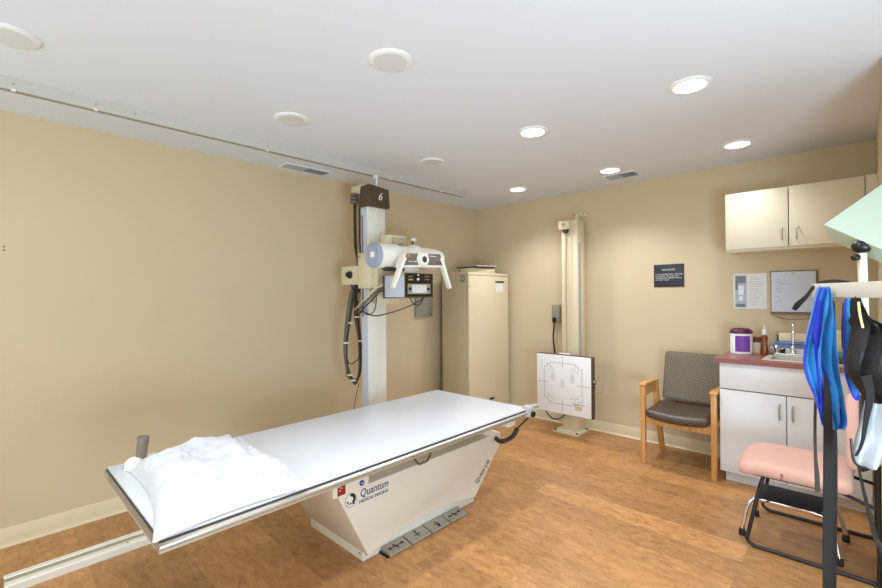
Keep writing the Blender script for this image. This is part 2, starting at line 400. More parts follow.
# ---------------------------------------------------------------- x-ray tube stand
CX = -2.78
t = thing('x_ray_tube_stand', 'tall white column carrying a white x-ray tube on rails by left wall', 'x-ray machine', (-2.87, 2.19, .04))
col = MB(); col.box(-2.868, CX, 2.10, 2.275, .16, 2.12, bev=.006)
for yy in (2.165, 2.19): col.box(CX-.002, CX+.004, yy, yy+.008, .16, 2.1)
col.build('column', M['white'], t)
part_label(bx(-2.862, -2.79, 2.094, 2.1005, .16, 2.05).build('side_channel', M['paleblue'], t), 'pale blue side channel')
bx(-2.852, -2.836, 2.0915, 2.0945, 1.2, 2.0).build('slot', M['greypanel'], t)
bx(-3.0, -2.72, 2.02, 2.36, .0405, .16, bev=.012).build('base_carriage', M['white'], t)
cap = MB(); cap.prism([(-2.745, 2.065, 2.062), (-2.745, 2.295, 2.062), (-2.745, 2.285, 2.215), (-2.745, 2.09, 2.232)], (-.115, 0, 0), bev=.004)
cap = part_label(cap.build('column_cap', M['brown'], t), 'dark brown cap with white 6')
text('number', '6', M['whitekey'], cap, (-2.7435, 2.17, 2.118), (0, 1, 0), (0, 0, 1), .088, shear=.3)
top = MB(); top.cyl((-2.86, 2.25, 2.20), (-2.86, 2.25, 2.35), .007, 12); top.box(-2.885, -2.85, 2.235, 2.265, 2.325, 2.348, bev=.003)
top.build('top_guide', M['paper'], t)
hb = MB(); hb.box(-3.04, -2.86, 2.13, 2.20, 2.19, 2.26, bev=.004); hb = hb.build('hose_bracket', M['cream'], t)
cl = MB()
for z in (2.115, 2.145, 2.175): cl.lathe([(.028, 0), (.036, .006), (.036, .018), (.028, .024)], (-2.985, 2.12, z), n=18)
cl.build('hose_clamp', M['greypanel'], t)
# carriage
ca = MB(); ca.box(-2.86, -2.70, 2.055, 2.33, 1.42, 1.70, bev=.01); ca.box(-3.13, -2.86, 2.085, 2.16, 1.455, 1.605, bev=.003)
ca.box(-2.70, -2.64, 2.08, 2.30, 1.30, 1.66, bev=.006)
ca = ca.build('carriage', M['cream'], t)
MB().lathe([(.03, 0), (.03, .012), (.022, .018), (.02, .034), (.001, .036)], (-3.0, 2.085, 1.535), axis=(0, -1, 0)).build('knob', M['black'], ca)
MB().lathe([(.012, 0), (.008, .012), (.001, .014)], (-2.83, 2.055, 1.67), axis=(0, -1, 0)).build('bolt', M['silver'], ca)
ub = at(388.8, 233.4, 'x', -2.58); ub2 = at(405.8, 233.4, 'x', -2.58)
bxm = bx(-2.68, -2.58, ub.y, ub2.y, 1.60, ub.z, bev=.006).build('junction_box', M['cream'], t)
bx(-2.58, -2.577, ub.y+.03, ub2.y-.02, ub.z-.075, ub.z-.02, bev=.002).build('data_plate', M['silver'], bxm)
bx(-2.577, -2.576, ub.y+.038, ub2.y-.035, ub.z-.065, ub.z-.03).build('label_sticker', M['tan'], bxm)
MB().cyl((-2.66, 2.17, 1.6), (-2.42, 2.17, 1.6), .055, 20).build('arm', M['white'], t)
# tube housing, axis along the wall
TX, TZ, TR = -2.4, 1.642, .085
tu = MB(); tu.lathe([(TR-.004, 1.865), (TR, 1.873), (TR, 2.03), (TR-.003, 2.045), (TR-.003, 2.36), (TR-.004, 2.44), (TR-.014, 2.49), (TR-.045, 2.51), (.001, 2.515)], (TX, 0, TZ), axis=(0, 1, 0), n=40)
tu = tu.build('tube_housing', M['white'], t)
e = MB().lathe([(.001, 1.846), (TR-.016, 1.847), (TR-.012, 1.842), (TR-.003, 1.844), (TR+.001, 1.850), (TR+.001, 1.8729)], (TX, 0, TZ), axis=(0, 1, 0), n=40).build('end_cap', M['bluegrey'], tu)
part_label(e, 'blue-grey end cap')
bx(TX-.016, TX+.022, 1.8435, 1.8465, TZ-.016, TZ+.022).build('maker_plate', M['paper'], tu)
MB().lathe([(TR-.004, -.022), (TR+.010, -.019), (TR+.012, 0), (TR+.010, .019), (TR-.004, .022)], (TX, 2.225, TZ), axis=(0, 1, 0), n=40).build('collar', M['white'], tu)
MB().lathe([(TR-.001, -.012), (TR+.006, -.01), (TR+.006, .01), (TR-.001, .012)], (TX, 2.03, TZ), axis=(0, 1, 0), n=40).build('band', M['white'], tu)
k = MB().cyl((TX, 2.215, TZ+TR), (TX-.012, 2.235, TZ+TR+.045), .006, 10).build('knob_stem', M['darkgrey'], tu)
MB().ball((TX-.014, 2.245, TZ+TR+.052), .017, (1, 1.3, .8)).build('knob', M['white'], tu)
bk = MB(); bk.prism([(TX-.03, 1.93, TZ-.078), (TX-.03, 2.12, TZ-.078), (TX-.03, 2.10, TZ-.105), (TX-.03, 1.97, TZ-.105)], (.07, 0, 0), bev=.003)
bk.build('cable_socket', M['darkgrey'], tu)
# control yoke
FX = -2.215
def fp(px, py, X=FX): return at(px, py, 'x', X)
y = MB(); y.prism([fp(405, 252), fp(440, 252), fp(445, 266.5), fp(399, 266.5)], (-.05, 0, 0), bev=.005)
# two handles
h = y
def bar(m, a, b, wa, wb, th):
    a, b = Vector(a), Vector(b); d = (b-a).normalized(); s = d.cross(Vector((1, 0, 0))).normalized()
    m.prism([a+s*wa, a-s*wa, b-s*wb, b+s*wb], (th, 0, 0), bev=.006)
bar(h, fp(405, 256)+Vector((-.03, 0, 0)), fp(393.5, 287)+Vector((-.03, 0, 0)), .015, .010, .04)
bar(h, fp(441, 257)+Vector((-.03, 0, 0)), fp(450.3, 287.5)+Vector((-.03, 0, 0)), .015, .010, .04)
h.box(FX-.15, FX-.03, 2.0, 2.33, 1.58, 1.65, bev=.01)
yk = h.build('control_yoke', M['white'], t)
part_label(MB().prism([fp(406.5, 252.5), fp(418, 252.5), fp(416.5, 258), fp(418.5, 264.3), fp(401, 264.3)], (.002, 0, 0)).build('keypad', M['greypanel'], yk, smooth=False), 'grey keypad left of dial')
part_label(MB().prism([fp(428, 253), fp(439.8, 253.2), fp(443.2, 264.6), fp(427.5, 264.3), fp(429.3, 259)], (.002, 0, 0)).build('keypad', M['greypanel'], yk, smooth=False), 'grey keypad right of dial')
dc = fp(423.2, 258.6)
MB().lathe([(.046, 0), (.046, .008), (.04, .014), (.001, .015)], dc, axis=(1, 0, 0)).build('dial', M['white'], yk)
MB().lathe([(.023, 0), (.022, .0155), (.001, .016)], dc, axis=(1, 0, 0)).build('dial_knob', M['darkgrey'], yk)
for (a, b) in ((405.5, 261.5), (437.5, 262.2), (440.5, 262.4)):
    MB().lathe([(.006, 0), (.005, .006), (.001, .006)], fp(a, b), axis=(1, 0, 0), n=12).build('button', M['black'], yk)
part_label(bx(FX, FX+.0035, fp(406.5, 255).y, fp(410, 255).y, fp(408, 256).z, fp(408, 254).z).build('button', M['orange'], yk), 'orange key')
for yy in (.0, .05): bx(FX, FX+.003, fp(408, 258).y+yy*.9, fp(408, 258).y+yy*.9+.035, fp(410, 260.7).z, fp(410, 260.1).z).build('button_row', M['whitekey'], yk)
bx(FX, FX+.003, fp(430, 258).y, fp(436, 258).y, fp(433, 255.8).z, fp(433, 255.2).z).build('button_row', M['whitekey'], yk)
# collimator
sw = MB(); sw.lathe([(.085, -.03), (.09, -.01), (.09, 0), (.075, .006), (.075, .03)], (-2.39, 2.17, 1.535), n=30)
sw.build('swivel_ring', M['offwhite'], t)
co = bx(-2.51, -2.285, 2.035, 2.31, 1.352, 1.508, bev=.004).build('collimator', M['paleblue'], t)
bx(-2.52, -2.50, 2.032, 2.30, 1.345, 1.51).build('back_plate', M['darkgrey'], co)
PX = -2.283
def cp(a, b): return at(a, b, 'x', PX)
def rect(m, a, b, c, d, th=.002):
    p, q = cp(a, b), cp(c, d); m.box(PX, PX+th, min(p.y, q.y), max(p.y, q.y), min(p.z, q.z), max(p.z, q.z)); return m
part_label(rect(MB(), 404.3, 271.8, 432.8, 296.6, .003).build('front_panel', M['brown'], co), 'dark panel with coloured keys')
rect(MB(), 405.5, 273.2, 431.6, 295.3, .0036).build('panel_face', M['black'], co)
rect(MB(), 407.2, 282.8, 430, 293, .005).build('window_frame', M['silver'], co)
rect(MB(), 411.8, 284, 426, 292, .006).build('window', M['screen'], co)
for a in (409.4, 427.7):
    MB().lathe([(.012, 0), (.009, .012), (.001, .013)], cp(a, 288), axis=(1, 0, 0), n=14).build('knob', M['black'], co)
for a, b, mm in ((407.8, 275, 'greenkey'), (424, 275, 'greenkey'), (407.8, 278, 'orange'), (424, 278, 'redkey')):
    rect(MB(), a, b, a+4.8, b+1.4, .006).build('key', M[mm], co)
mk = rect(MB(), 417.3, 276.8, 418.3, 279.8, .005); rect(mk, 416.3, 277.9, 419.3, 278.8, .005); rect(mk, 417, 273.6, 418.8, 274.8, .005); mk.build('mark', M['whitekey'], co)
# cables
def cable(pts, X, r, mm='cable', par=t, nm='cable'):
    P = []
    for q in pts:
        xx = q[2] if len(q) > 2 else X
        P.append(at(q[0], q[1], 'x', xx))
    return MB().tube(P, r, 8, smooth=6).build(nm, M[mm], par)
cable([(354.5, 198), (355, 225), (355.5, 245), (358, 262, -3.1), (355, 280)], -3.05, .012, 'darkcable')
cable([(357.3, 198), (358, 225), (358.2, 245), (359.5, 270), (358, 300)], -3.05, .010, 'tan')
cable([(359.5, 199), (359.7, 220), (359.8, 240), (361, 270), (359, 292)], -3.02, .007, 'darkcable')
cable([(356.5, 200), (354, 228), (356, 250)], -3.07, .005, 'darkgrey')
for k_ in range(11):
    l, r_, b, e = (random.uniform(-3, 3) for _ in range(4)); xx = -3.06+random.uniform(-.05, .07)
    cable([(356+e*.5, 276), (352+l, 296), (348.5+l, 320), (345.8+l*.7, 345), (347+l*.5, 365), (350+b, 377+b*.5), (355, 381+b), (359+r_*.4, 375), (360.5+r_*.5, 360), (359.5+r_*.6, 335), (357+r_, 312), (357+e, 294), (359, 279)], xx, random.choice((.004, .0052, .0065)), random.choice(('cable', 'cable', 'tan', 'darkcable', 'greypanel')))
cable([(357, 312, -3.0), (363, 304, -2.75), (371, 296, -2.66), (378, 289, -2.6), (385, 286, -2.52)], 0, .008, 'cable')
cable([(355, 309, -3.0), (362, 301, -2.75), (369, 294, -2.66), (376, 287.5, -2.6), (384, 283.5, -2.52)], 0, .007, 'tan')
cable([(358, 315, -3.0), (364, 307, -2.75), (372, 299, -2.66), (379, 291, -2.6), (385, 289, -2.52)], 0, .006, 'darkcable')
cable([(424, 296.5, -2.35), (418, 301, -2.35), (405, 307, -2.4), (390, 312, -2.5), (375, 315, -2.62), (366, 312, -2.75), (360, 310, -2.9)], 0, .0045, 'darkcable')
cable([(410, 297, -2.35), (413, 302, -2.33), (417, 304.5, -2.33), (421, 302, -2.33), (423, 297, -2.35)], 0, .0045, 'darkcable')
cable([(377, 292, -2.6), (376, 302, -2.62), (374, 310, -2.66), (368, 314, -2.75), (362, 309, -2.9)], 0, .005, 'cable')
cable([(363, 340), (358, 358), (350, 363), (347, 357)], -3.0, .004, 'darkcable')
cable([(351, 284), (355, 290), (362, 287), (365, 281), (358, 279)], -2.98, .006, 'darkcable')
cable([(359, 382), (356, 396), (353, 412), (352, 424)], -3.05, .003, 'darkcable')
cable([(363, 285), (364, 330), (364.5, 370), (364.5, 420)], -3.0, .008, 'greypanel')
for q in ((350, 374), (346.2, 342), (360.5, 340), (357, 316), (351, 322), (353.5, 379.5)):
    c0 = at(q[0], q[1], 'x', -3.0); MB().lathe([(.022, -.005), (.024, 0), (.022, .005)], c0, n=12).build('cable_tie', M['white'], t)

# ---------------------------------------------------------------- radiography table
TN, TF, T0, T1, TT = -1.557, -2.39, .38, 2.46, .63
t = thing('x_ray_table', 'long white x-ray table on an angular white pedestal with foot pedals', 'x-ray table', (-2.1, 1.8, 0))
bx(TF+.004, TN-.004, T0+.004, T1-.004, TT-.012, TT, bev=.002).build('tabletop', M['top'], t)
part_label(bx(TF, TN, T0, T1, TT-.0145, TT-.008, bev=.001).build('edge_trim', M['groove'], t), 'thin black edge line round the top')
def rail(m, x, sgn):
    prof = [(0, -.0155), (0, -.018), (.003, -.020), (.007, -.023), (.008, -.029), (.004, -.033), (.0, -.034), (0, -.037), (.003, -.039), (.003, -.046), (-.03, -.048), (-.03, -.0155)]
    m.prism([(x+sgn*a, T0-.004, TT+b) for a, b in prof], (0, T1-T0+.008, 0)); return m
rail(MB(), TN, 1).build('side_rail', M['alu'], t)
rail(MB(), TF, -1).build('side_rail', M['alu'], t)
for a in (T0, T1-.03): bx(TF+.02, TN-.02, a, a+.03, TT-.05, TT-.017).build('end_rail', M['silver'], t)
m = MB(); m.box(TF+.30, TN-.12, T0+.012, T0+.10, TT-.085, TT-.05, bev=.004); m.build('end_stop', M['paleblue'], t)
bx(TN-.12, TN-.05, T1-.17, T1-.09, TT-.10, TT-.058, bev=.003).build('end_stop', M['white'], t)
m = MB(); m.box(TF+.05, TN-.14, T0+.1, T1-.1, TT-.06, TT-.03); m.build('underframe', M['offwhite'], t)
# body
bd = MB(); BX = -1.8
arch = [(1.345, .058), (1.40, .070), (1.50, .092), (1.62, .110), (1.75, .120), (1.88, .118), (2.0, .104), (2.09, .086), (2.16, .072), (2.195, .070)]
poly = [(2.462, .335), (2.475, .42), (1.165, .42)]
bd.prism([(BX, a, b) for a, b in arch+poly], (-.60, 0, 0), bev=.003)
bd = bd.build('pedestal_shell', M['offwhite'], t)
bx(-2.376, -1.86, 1.355, 2.252, 0, .13, bev=.003).build('plinth', M['white'], t)
for yy in (1.375, 2.23): MB().cyl((-1.86, yy, .03), (-1.857, yy, .03), .006, 10).build('screw', M['silver'], t)
for xx in (-2.34, -1.885): MB().cyl((xx, 1.355, .035), (xx, 1.352, .035), .006, 10).build('screw', M['silver'], t)
m = MB(); m.box(-2.30, -1.90, 1.20, 2.42, .42, TT-.055, bev=.004); m.build('lift_housing', mat('taupe_housing', (150, 138, 118), .5, var=.03), t)
pod = bx(-1.84, -1.70, at(333, 490, 'x', -1.70).y, at(369, 485, 'x', -1.70).y, .462, .572, bev=.004).build('switch_pod', M['offwhite'], t)
def q7(a, b): return at(a, b, 'x', -1.699)
def rq(m, a, b, c, d, mm, nm, par, th=.0015):
    p, q = q7(a, b), q7(c, d); m.box(-1.70, -1.70+th, min(p.y, q.y), max(p.y, q.y), min(p.z, q.z), max(p.z, q.z)); return m.build(nm, M[mm], par)
rq(MB(), 337.5, 484.5, 345.5, 493, 'red', 'warning_label', pod)
l0 = q7(340, 489)
wl = MB()
for a, b, c_ in ((-.010, .012, .009), (.0, .004, .012), (-.006, -.006, .010)): wl.ribbon([(-1.698, l0.y+a, l0.z+b), (-1.698, l0.y+a+c_*.5, l0.z+b+.003), (-1.698, l0.y+a+c_, l0.z+b)], .003, (0, 0, 1), .0006, 3)
wl.build('warning_mark', M['whitekey'], pod)
cc = q7(361.8, 482); MB().lathe([(.013, 0), (.013, .003), (.001, .003)], cc, axis=(1, 0, 0)).build('key_switch', M['blue'], pod)
MB().lathe([(.005, 0), (.005, .005), (.001, .005)], cc, axis=(1, 0, 0), n=12).build('key_slot', M['paleblue'], pod)
# logo and lettering on the shell
c = at(350.8, 499.3, 'x', BX)
MB().tube([c+Vector((.0005, .032*math.cos(a*PI/18), .032*math.sin(a*PI/18))) for a in range(36)], .0011, 6, closed=True).build('logo_ring', M['inkblack'], bd)
MB().lathe([(.0315, 0), (.0315, .0005), (.001, .0005)], c, axis=(1, 0, 0), n=40).build('logo_ground', M['whitekey'], bd)
lg = MB()
pts = [Vector((BX+.001, c.y+.004+.017*math.cos(a), c.z+.004+.019*math.sin(a))) for a in [math.radians(d) for d in range(-70, 120, 12)]]
lg.ribbon(pts, [.014]*len(pts), (0, .5, .5), .0008, 2)
lg.cyl((BX, c.y-.018, c.z-.006), (BX+.0015, c.y-.018, c.z-.006), .0055, 12)
lg.ribbon([(BX+.001, c.y-.014, c.z-.018), (BX+.001, c.y, c.z-.016), (BX+.001, c.y+.02, c.z-.022)], .005, (0, 0, 1), .0008, 4)
lg.build('logo_emblem', M['inkblack'], bd)
p1, p2 = at(359.8, 496.5, 'x', BX), at(389.2, 485.6, 'x', BX)
a = text('lettering', 'Quantum', M['ink'], bd, (BX+.0015, p1.y, p1.z-.001), (0, 1, 0), (0, 0, 1), .056, stretch=.84, shear=.15)
p1 = at(358.6, 502.5, 'x', BX)
text('lettering', 'MEDICAL IMAGING', M['ink'], bd, (BX+.0015, p1.y+.002, p1.z-.002), (0, 1, 0), (0, 0, 1), .022, stretch=.98)
p1, p2 = at(476.6, 483.5, 'x', BX), at(492.6, 455.5, 'x', BX)
text('lettering', 'Quest Lift', M['inkblack'], bd, (BX+.0015, p1.y, p1.z), (0, p2.y-p1.y, p2.z-p1.z), (0, -(p2.z-p1.z), p2.y-p1.y), .043, stretch=1.02)
# C handle under the near rail
h0, h1, h2, h3 = at(412.6, 455, 'x', -1.56), at(418.5, 463, 'x', -1.575), at(427.5, 459.5, 'x', -1.575), at(431.2, 449.5, 'x', -1.56)
MB().tube([h0+Vector((-.02, 0, .012)), h0, h1, h1.lerp(h2, .5)+Vector((0, 0, -.002)), h2, h3, h3+Vector((-.02, 0, .012))], .005, 8, smooth=4).build('pull_handle', M['brown'], t)
# foot pedals
y0, y1 = 1.462, 2.085; wd = (y1-y0)/4
for k_ in range(4):
    a, b = y0+k_*wd+.005, y0+(k_+1)*wd-.005
    pd = MB(); pd.prism([(-1.855, a, .010), (-1.855, a, .030), (-1.778, a, .017), (-1.774, a, .012), (-1.777, a, .004)], (0, b-a, 0))
    pd = pd.build('foot_pedal', M['silver'], t)
    mid = (a+b)/2; ar = MB()
    def zz(x): return .0305-(x+1.855)*.169
    if k_ in (0, 3):
        ar.ribbon([(-1.815, mid-.045, zz(-1.815)), (-1.815, mid+.045, zz(-1.815))], .005, (1, 0, -.17), .001, 2)
        for s_ in (-1, 1): ar.prism([(-1.815, mid+s_*.055, zz(-1.815)), (-1.826, mid+s_*.035, zz(-1.826)), (-1.804, mid+s_*.035, zz(-1.804))], (0, 0, .001))
        ar.ribbon([(-1.832, mid-.012, zz(-1.832)), (-1.798, mid+.006, zz(-1.798))], .01, (0, 1, 0), .001, 2)
    else:
        ar.ribbon([(-1.838, mid, zz(-1.838)), (-1.795, mid, zz(-1.795))], .005, (0, 1, 0), .001, 2)
        ar.ribbon([(-1.815, mid-.02, zz(-1.815)), (-1.815, mid+.02, zz(-1.815))], .006, (1, 0, -.17), .001, 2)
        ar.prism([(-1.85 if k_ == 1 else -1.78, mid, zz(-1.85 if k_ == 1 else -1.78)), (-1.83 if k_ == 1 else -1.80, mid-.012, zz(-1.82)), (-1.83 if k_ == 1 else -1.80, mid+.012, zz(-1.82))], (0, 0, .001))
    ar.build('arrow_mark', M['inkblack'], pd)
bx(-1.865, -1.79, y0-.004, y1+.004, .0005, .010).build('pedal_bar', M['black'], t)
# clamp at the far near corner and its hose
cl = MB(); p = Vector((TN+.012, T1-.01, TT))
cl.box(TN-.035, TN+.022, T1-.045, T1+.02, TT-.055, TT+.018, bev=.012)
M['clamp'] = mat('clamp_paint', (176, 174, 172), .4, var=.04)
clo = cl.build('corner_clamp', M['clamp'], t)
MB().tube([at(527, 407, 'd', 2.86), at(531, 405.6, 'd', 2.88), at(535, 404.8, 'd', 2.91), at(537.8, 405.2, 'd', 2.94)], .012, 10, smooth=5).build('clamp_arm', M['clamp'], clo)
MB().cyl((TN+.022, T1-.005, TT-.035), (TN+.036, T1-.005, TT-.035), .019, 16).build('clamp_knob', M['black'], clo)
hp = [(TN-.0, T1+.01, TT-.05), at(517, 428, 'x', -1.62), at(512, 436, 'x', -1.66), at(501, 440.5, 'x', -1.72), (-1.84, 2.455, .385)]
MB().tube(hp[:3], .006, 8, smooth=6).build('cable', M['darkcable'], t)
hs = MB(); hpts = catmull([Vector(x) for x in (hp[1], hp[2], hp[3], hp[4])], 14)
hs.tube(hpts, [(.013 if i % 2 else .016) for i in range(len(hpts))], 10); hs.build('corrugated_hose', M['darkcable'], t)
# compression grip on the far edge
g = MB(); g.tube([at(141, 459, 'x', -2.37), at(141.5, 452, 'x', -2.37), at(142.5, 444, 'x', -2.37), at(143.5, 435.5, 'x', -2.37)], [.020, .018, .020, .024], 14, smooth=5)
part_label(g.build('grip', M['greygrip'], t), 'grey grip handle standing at the far edge')
bx(-2.412, -2.35, .47, .57, TT-.05, TT+.012, bev=.006).build('grip_clamp', M['white'], t)

# ---------------------------------------------------------------- pillow
def pillow():
    A, B, Cc, D = Vector((-2.245, .432)), Vector((-2.315, .915)), Vector((-1.535, .872)), Vector((-1.530, .352))   # far-left, far-right, near-right, near-left
    n = 110; bm = bmesh.new(); grid = [[None]*(n+1) for _ in range(n+1)]; low = [[None]*(n+1) for _ in range(n+1)]
    for i in range(n+1):
        for j in range(n+1):
            u, v = i/n, j/n; uu, vv = 2*u-1, 2*v-1
            pin = .045*(1-vv*vv)*(abs(uu)**3)*(1 if uu > 0 else -1)
            pin2 = .05*(1-uu*uu)*(abs(vv)**3)*(1 if vv > 0 else -1)
            P = (A*(1-u)+D*u)*(1-v)+(B*(1-u)+Cc*u)*v
            ex = (D-A).normalized(); ey = (B-A).normalized()
            P = P - ex*pin*.7 - ey*pin2*.7
            H = ((1-abs(uu)**3)**.5)*((1-abs(vv)**3)**.5)
            q = Vector((P.x*5, P.y*5, 0)); wr = noise.fractal(q*1.4, 1, 2, 4)*.022
            edge = 1-H
            wr += .007*math.sin(30*vv-9*uu+7*noise.noise(q*2))*max(0, uu)**1.5*(1-abs(vv)**3)*(H > .02)
            wr += .009*(.4-abs(noise.noise(Vector((P.x*13, P.y*8+P.x*5, 3)))))*min(1, H*2)
            wr += -.024*math.exp(-((vv-.62+.25*uu)/.07)**2)*max(0, -uu+.5)*min(1, H*2)
            z = TT+.006+.108*H+wr*min(1, H*3)
            grid[i][j] = bm.verts.new((P.x, P.y, max(z, TT+.004)))
            low[i][j] = grid[i][j] if i in (0, n) or j in (0, n) else bm.verts.new((P.x, P.y, TT+.0015))
    for i in range(n):
        for j in range(n):
            bm.faces.new((grid[i][j], grid[i+1][j], grid[i+1][j+1], grid[i][j+1]))
            f = (low[i][j], low[i][j+1], low[i+1][j+1], low[i+1][j])
            if len(set(f)) == 4:
                try: bm.faces.new(f)
                except ValueError: pass
    m = MB(); m.bm.free(); m.bm = bm; return m
pl = tag(pillow().build('pillow', M['pillow']), 'white bed pillow lying on the near end of the x-ray table', 'pillow')
def crumple(cx, cy, z, rx, ry, h, seed):
    b = bmesh.new(); bmesh.ops.create_icosphere(b, subdivisions=4, radius=1)
    for v in b.verts:
        k_ = 1+.25*noise.noise(v.co*2.2+Vector((seed, 0, 0)))+.12*noise.noise(v.co*6+Vector((seed, 3, 0)))
        v.co = Vector((cx+v.co.x*rx*k_, cy+v.co.y*ry*k_, z+max(0, v.co.z)*h*k_))
    m = MB(); m.add(b); return m
tp = at(134, 467, 'z', TT)
m = crumple(tp.x, tp.y, TT+.001, .045, .036, .04, 4.)
tag(m.build('paper_towel', M['paper']), 'crumpled white paper towel beside the grey grip on the table', 'paper towel')

# ---------------------------------------------------------------- tall cabinet, left wall
t = thing('tall_cabinet', 'tall cream metal cabinet standing in the far left corner', 'cabinet', (-3.12, 3.84, 0))
X1, X0c, Y0c, Y1c, Z1c = -2.93, -3.31, 3.49, 4.20, 1.60
bx(X0c, X1-.02, Y0c, Y1c, .03, Z1c, bev=.004).build('body', mat('shaded_cabinet_side', (198, 182, 150), .45, var=.03), t)  # darker than the door: shade on the side put into the colour
bx(X0c+.02, X1-.05, Y0c+.02, Y1c-.02, 0, .03).build('plinth', M['darkgrey'], t)
d = bx(X1-.02, X1, Y0c+.004, Y1c-.004, .035, Z1c-.035, bev=.006).build('door', M['cream'], t)
bx(X1-.02, X1+.001, Y0c, Y1c, Z1c-.033, Z1c, bev=.004).build('header', M['cream'], t)
bx(X1, X1+.014, 3.83, 3.90, .222, .24, bev=.003).build('latch', M['black'], d)
p = at(498.5, 281, 'x', X1); bx(X1, X1+.003, p.y-.06, p.y+.10, p.z-.010, p.z+.008).build('name_plate', M['darkgrey'], d)
bx(X1, X1+.002, p.y-.04, p.y+.08, p.z-.115, p.z-.02).build('sticker', M['paper'], d)
MB().lathe([(.006, 0), (.005, .004), (.001, .004)], at(469.6, 285.5, 'x', X1), axis=(1, 0, 0), n=10).build('screw', M['darkgrey'], d)
p = at(463, 277, 'y', Y0c); sk = bx(p.x-.035, p.x+.03, Y0c-.004, Y0c, p.z-.045, p.z+.035, bev=.002).build('switch_plate', M['steelgrey'], t)
bx(p.x-.012, p.x+.006, Y0c-.008, Y0c-.004, p.z-.02, p.z+.012).build('rocker', M['tan'], sk)
part_label(bx(X0c-.012, X0c, Y0c+.01, Y0c+.03, .03, Z1c-.02).build('cable_duct', M['brown'], t), 'brown strip at rear edge')
# on top of the cabinet
t = thing('flat_box', 'flat cream box on top of the tall cabinet', 'box', (-3.1, 3.8, Z1c+.001))
bx(-3.20, -2.97, 3.62, 4.0, Z1c+.001, Z1c+.05, bev=.003).build('box_body', M['cream'], t)
MB().lathe([(.008, 0), (.007, .012), (.001, .013)], (-3.16, 3.62, Z1c+.03), axis=(0, -1, 0), n=10).build('latch', M['black'], t)
m = MB(); m.obox(Matrix.Translation((-3.08, 3.80, Z1c+.0635)) @ Matrix.Rotation(.02, 4, 'X') @ Matrix.Rotation(.1, 4, 'Z'), .26, .38, .016, bev=.003)
tag(m.build('binder', M['darkgrey']), 'thin dark binder lying on the flat cream box', 'binder')
m = MB(); m.obox(Matrix.Translation((-3.07, 3.84, Z1c+.0765)) @ Matrix.Rotation(.02, 4, 'X') @ Matrix.Rotation(-.05, 4, 'Z'), .23, .34, .006)
tag(m.build('paper_stack', M['paper']), 'thin white papers on top of the dark binder', 'papers')
m = MB(); m.lathe([(.02, 0), (.02, .01), (.008, .02), (.001, .022)], (-3.22, 3.56, Z1c), n=16)
tag(m.build('cap', M['tan']), 'tiny tan cap at the left rear top of the tall cabinet', 'cap')

# ---------------------------------------------------------------- left wall boxes
p, q = at(414.3, 297, 'x', XL), at(430.7, 315.3, 'x', XL)
t = thing('electrical_box', 'flat grey electrical box on the left wall behind the column', 'electrical box', (XL, (p.y+q.y)/2, q.z))
bx(XL, XL+.03, p.y, q.y, 1.135, 1.42, bev=.003).build('cover', M['steelgrey'], t)
for z in (1.15, 1.40): MB().cyl((XL+.03, q.y-.02, z), (XL+.033, q.y-.02, z), .005, 8).build('screw', M['darkgrey'], t)
for z, lb in ((1.655, 'upper of two tiny dark screw holes at the far left'), (1.636, 'lower of two tiny dark screw holes at the far left')):
    tag(MB().cyl((XL, .10, z), (XL+.002, .10, z), .0045, 10).build('wall_screw', M['brown']), lb, 'screw')

# ---------------------------------------------------------------- wall bucky stand
t = thing('wall_bucky_stand', 'tall cream column holding a square white image panel at back wall', 'x-ray stand', (-2.08, 4.1, 0))
bx(-2.225, -1.96, 3.93, 4.20, 0, .014, bev=.003).build('base_plate', M['cream'], t)
for x in (-2.205, -1.98):
    for y in (3.95, 4.17): MB().cyl((x, y, .014), (x, y, .028), .009, 8).build('bolt', M['darkgrey'], t)
m = MB(); m.box(-2.165, -2.0, 4.03, 4.19, .014, 2.09, bev=.004); m.box(-2.125, -2.11, 4.022, 4.03, .1, 2.0); m.box(-2.07, -2.055, 4.022, 4.03, .1, 2.0)
m = m.build('column', M['cream'], t)
part_label(bx(-2.0005, -1.994, 4.06, 4.09, .3, 1.87).build('scale_strip', M['bluegrey'], t), 'blue-grey scale strip on the side')
bx(-2.175, -2.06, 3.985, 4.035, 2.0, 2.085, bev=.006).build('pulley_cover', M['cream'], t)
MB().lathe([(.016, 0), (.016, .006), (.001, .007)], (-2.12, 3.985, 2.05), axis=(0, -1, 0), n=16).build('pulley_screw', M['silver'], t)
m = MB(); m.prism([(-2.14, 4.0, 2.0), (-2.08, 4.0, 2.0), (-2.095, 4.0, 1.965), (-2.125, 4.0, 1.965)], (0, .03, 0)); m.build('cable_guide', M['darkgrey'], t)
MB().cyl((-2.11, 4.015, 1.97), (-2.11, 4.015, .78), .003, 6).build('steel_cable', M['silver'], t)
m = MB(); m.box(-2.085, -2.055, 4.16, 4.25, 2.08, 2.18, bev=.003); m.box(-2.14, -2.0, 4.225, 4.254, 2.145, 2.195, bev=.008)
m.build('wall_bracket', M['cream'], t)
for x in (-2.12, -2.02): MB().cyl((x, 4.225, 2.17), (x, 4.22, 2.17), .007, 8).build('bolt', M['darkgrey'], t)
bx(-2.15, -2.02, 3.86, 4.03, .40, .62, bev=.004).build('carriage', M['cream'], t)
m = MB(); m.box(-2.325, -1.752, 3.812, 3.86, .226, .788, bev=.003); pn = part_label(m.build('panel_frame', M['brown'], t), 'dark brown panel frame')
bx(-2.320, -1.766, 3.803, 3.814, .231, .783, bev=.002).build('panel_face', M['paper'], pn)
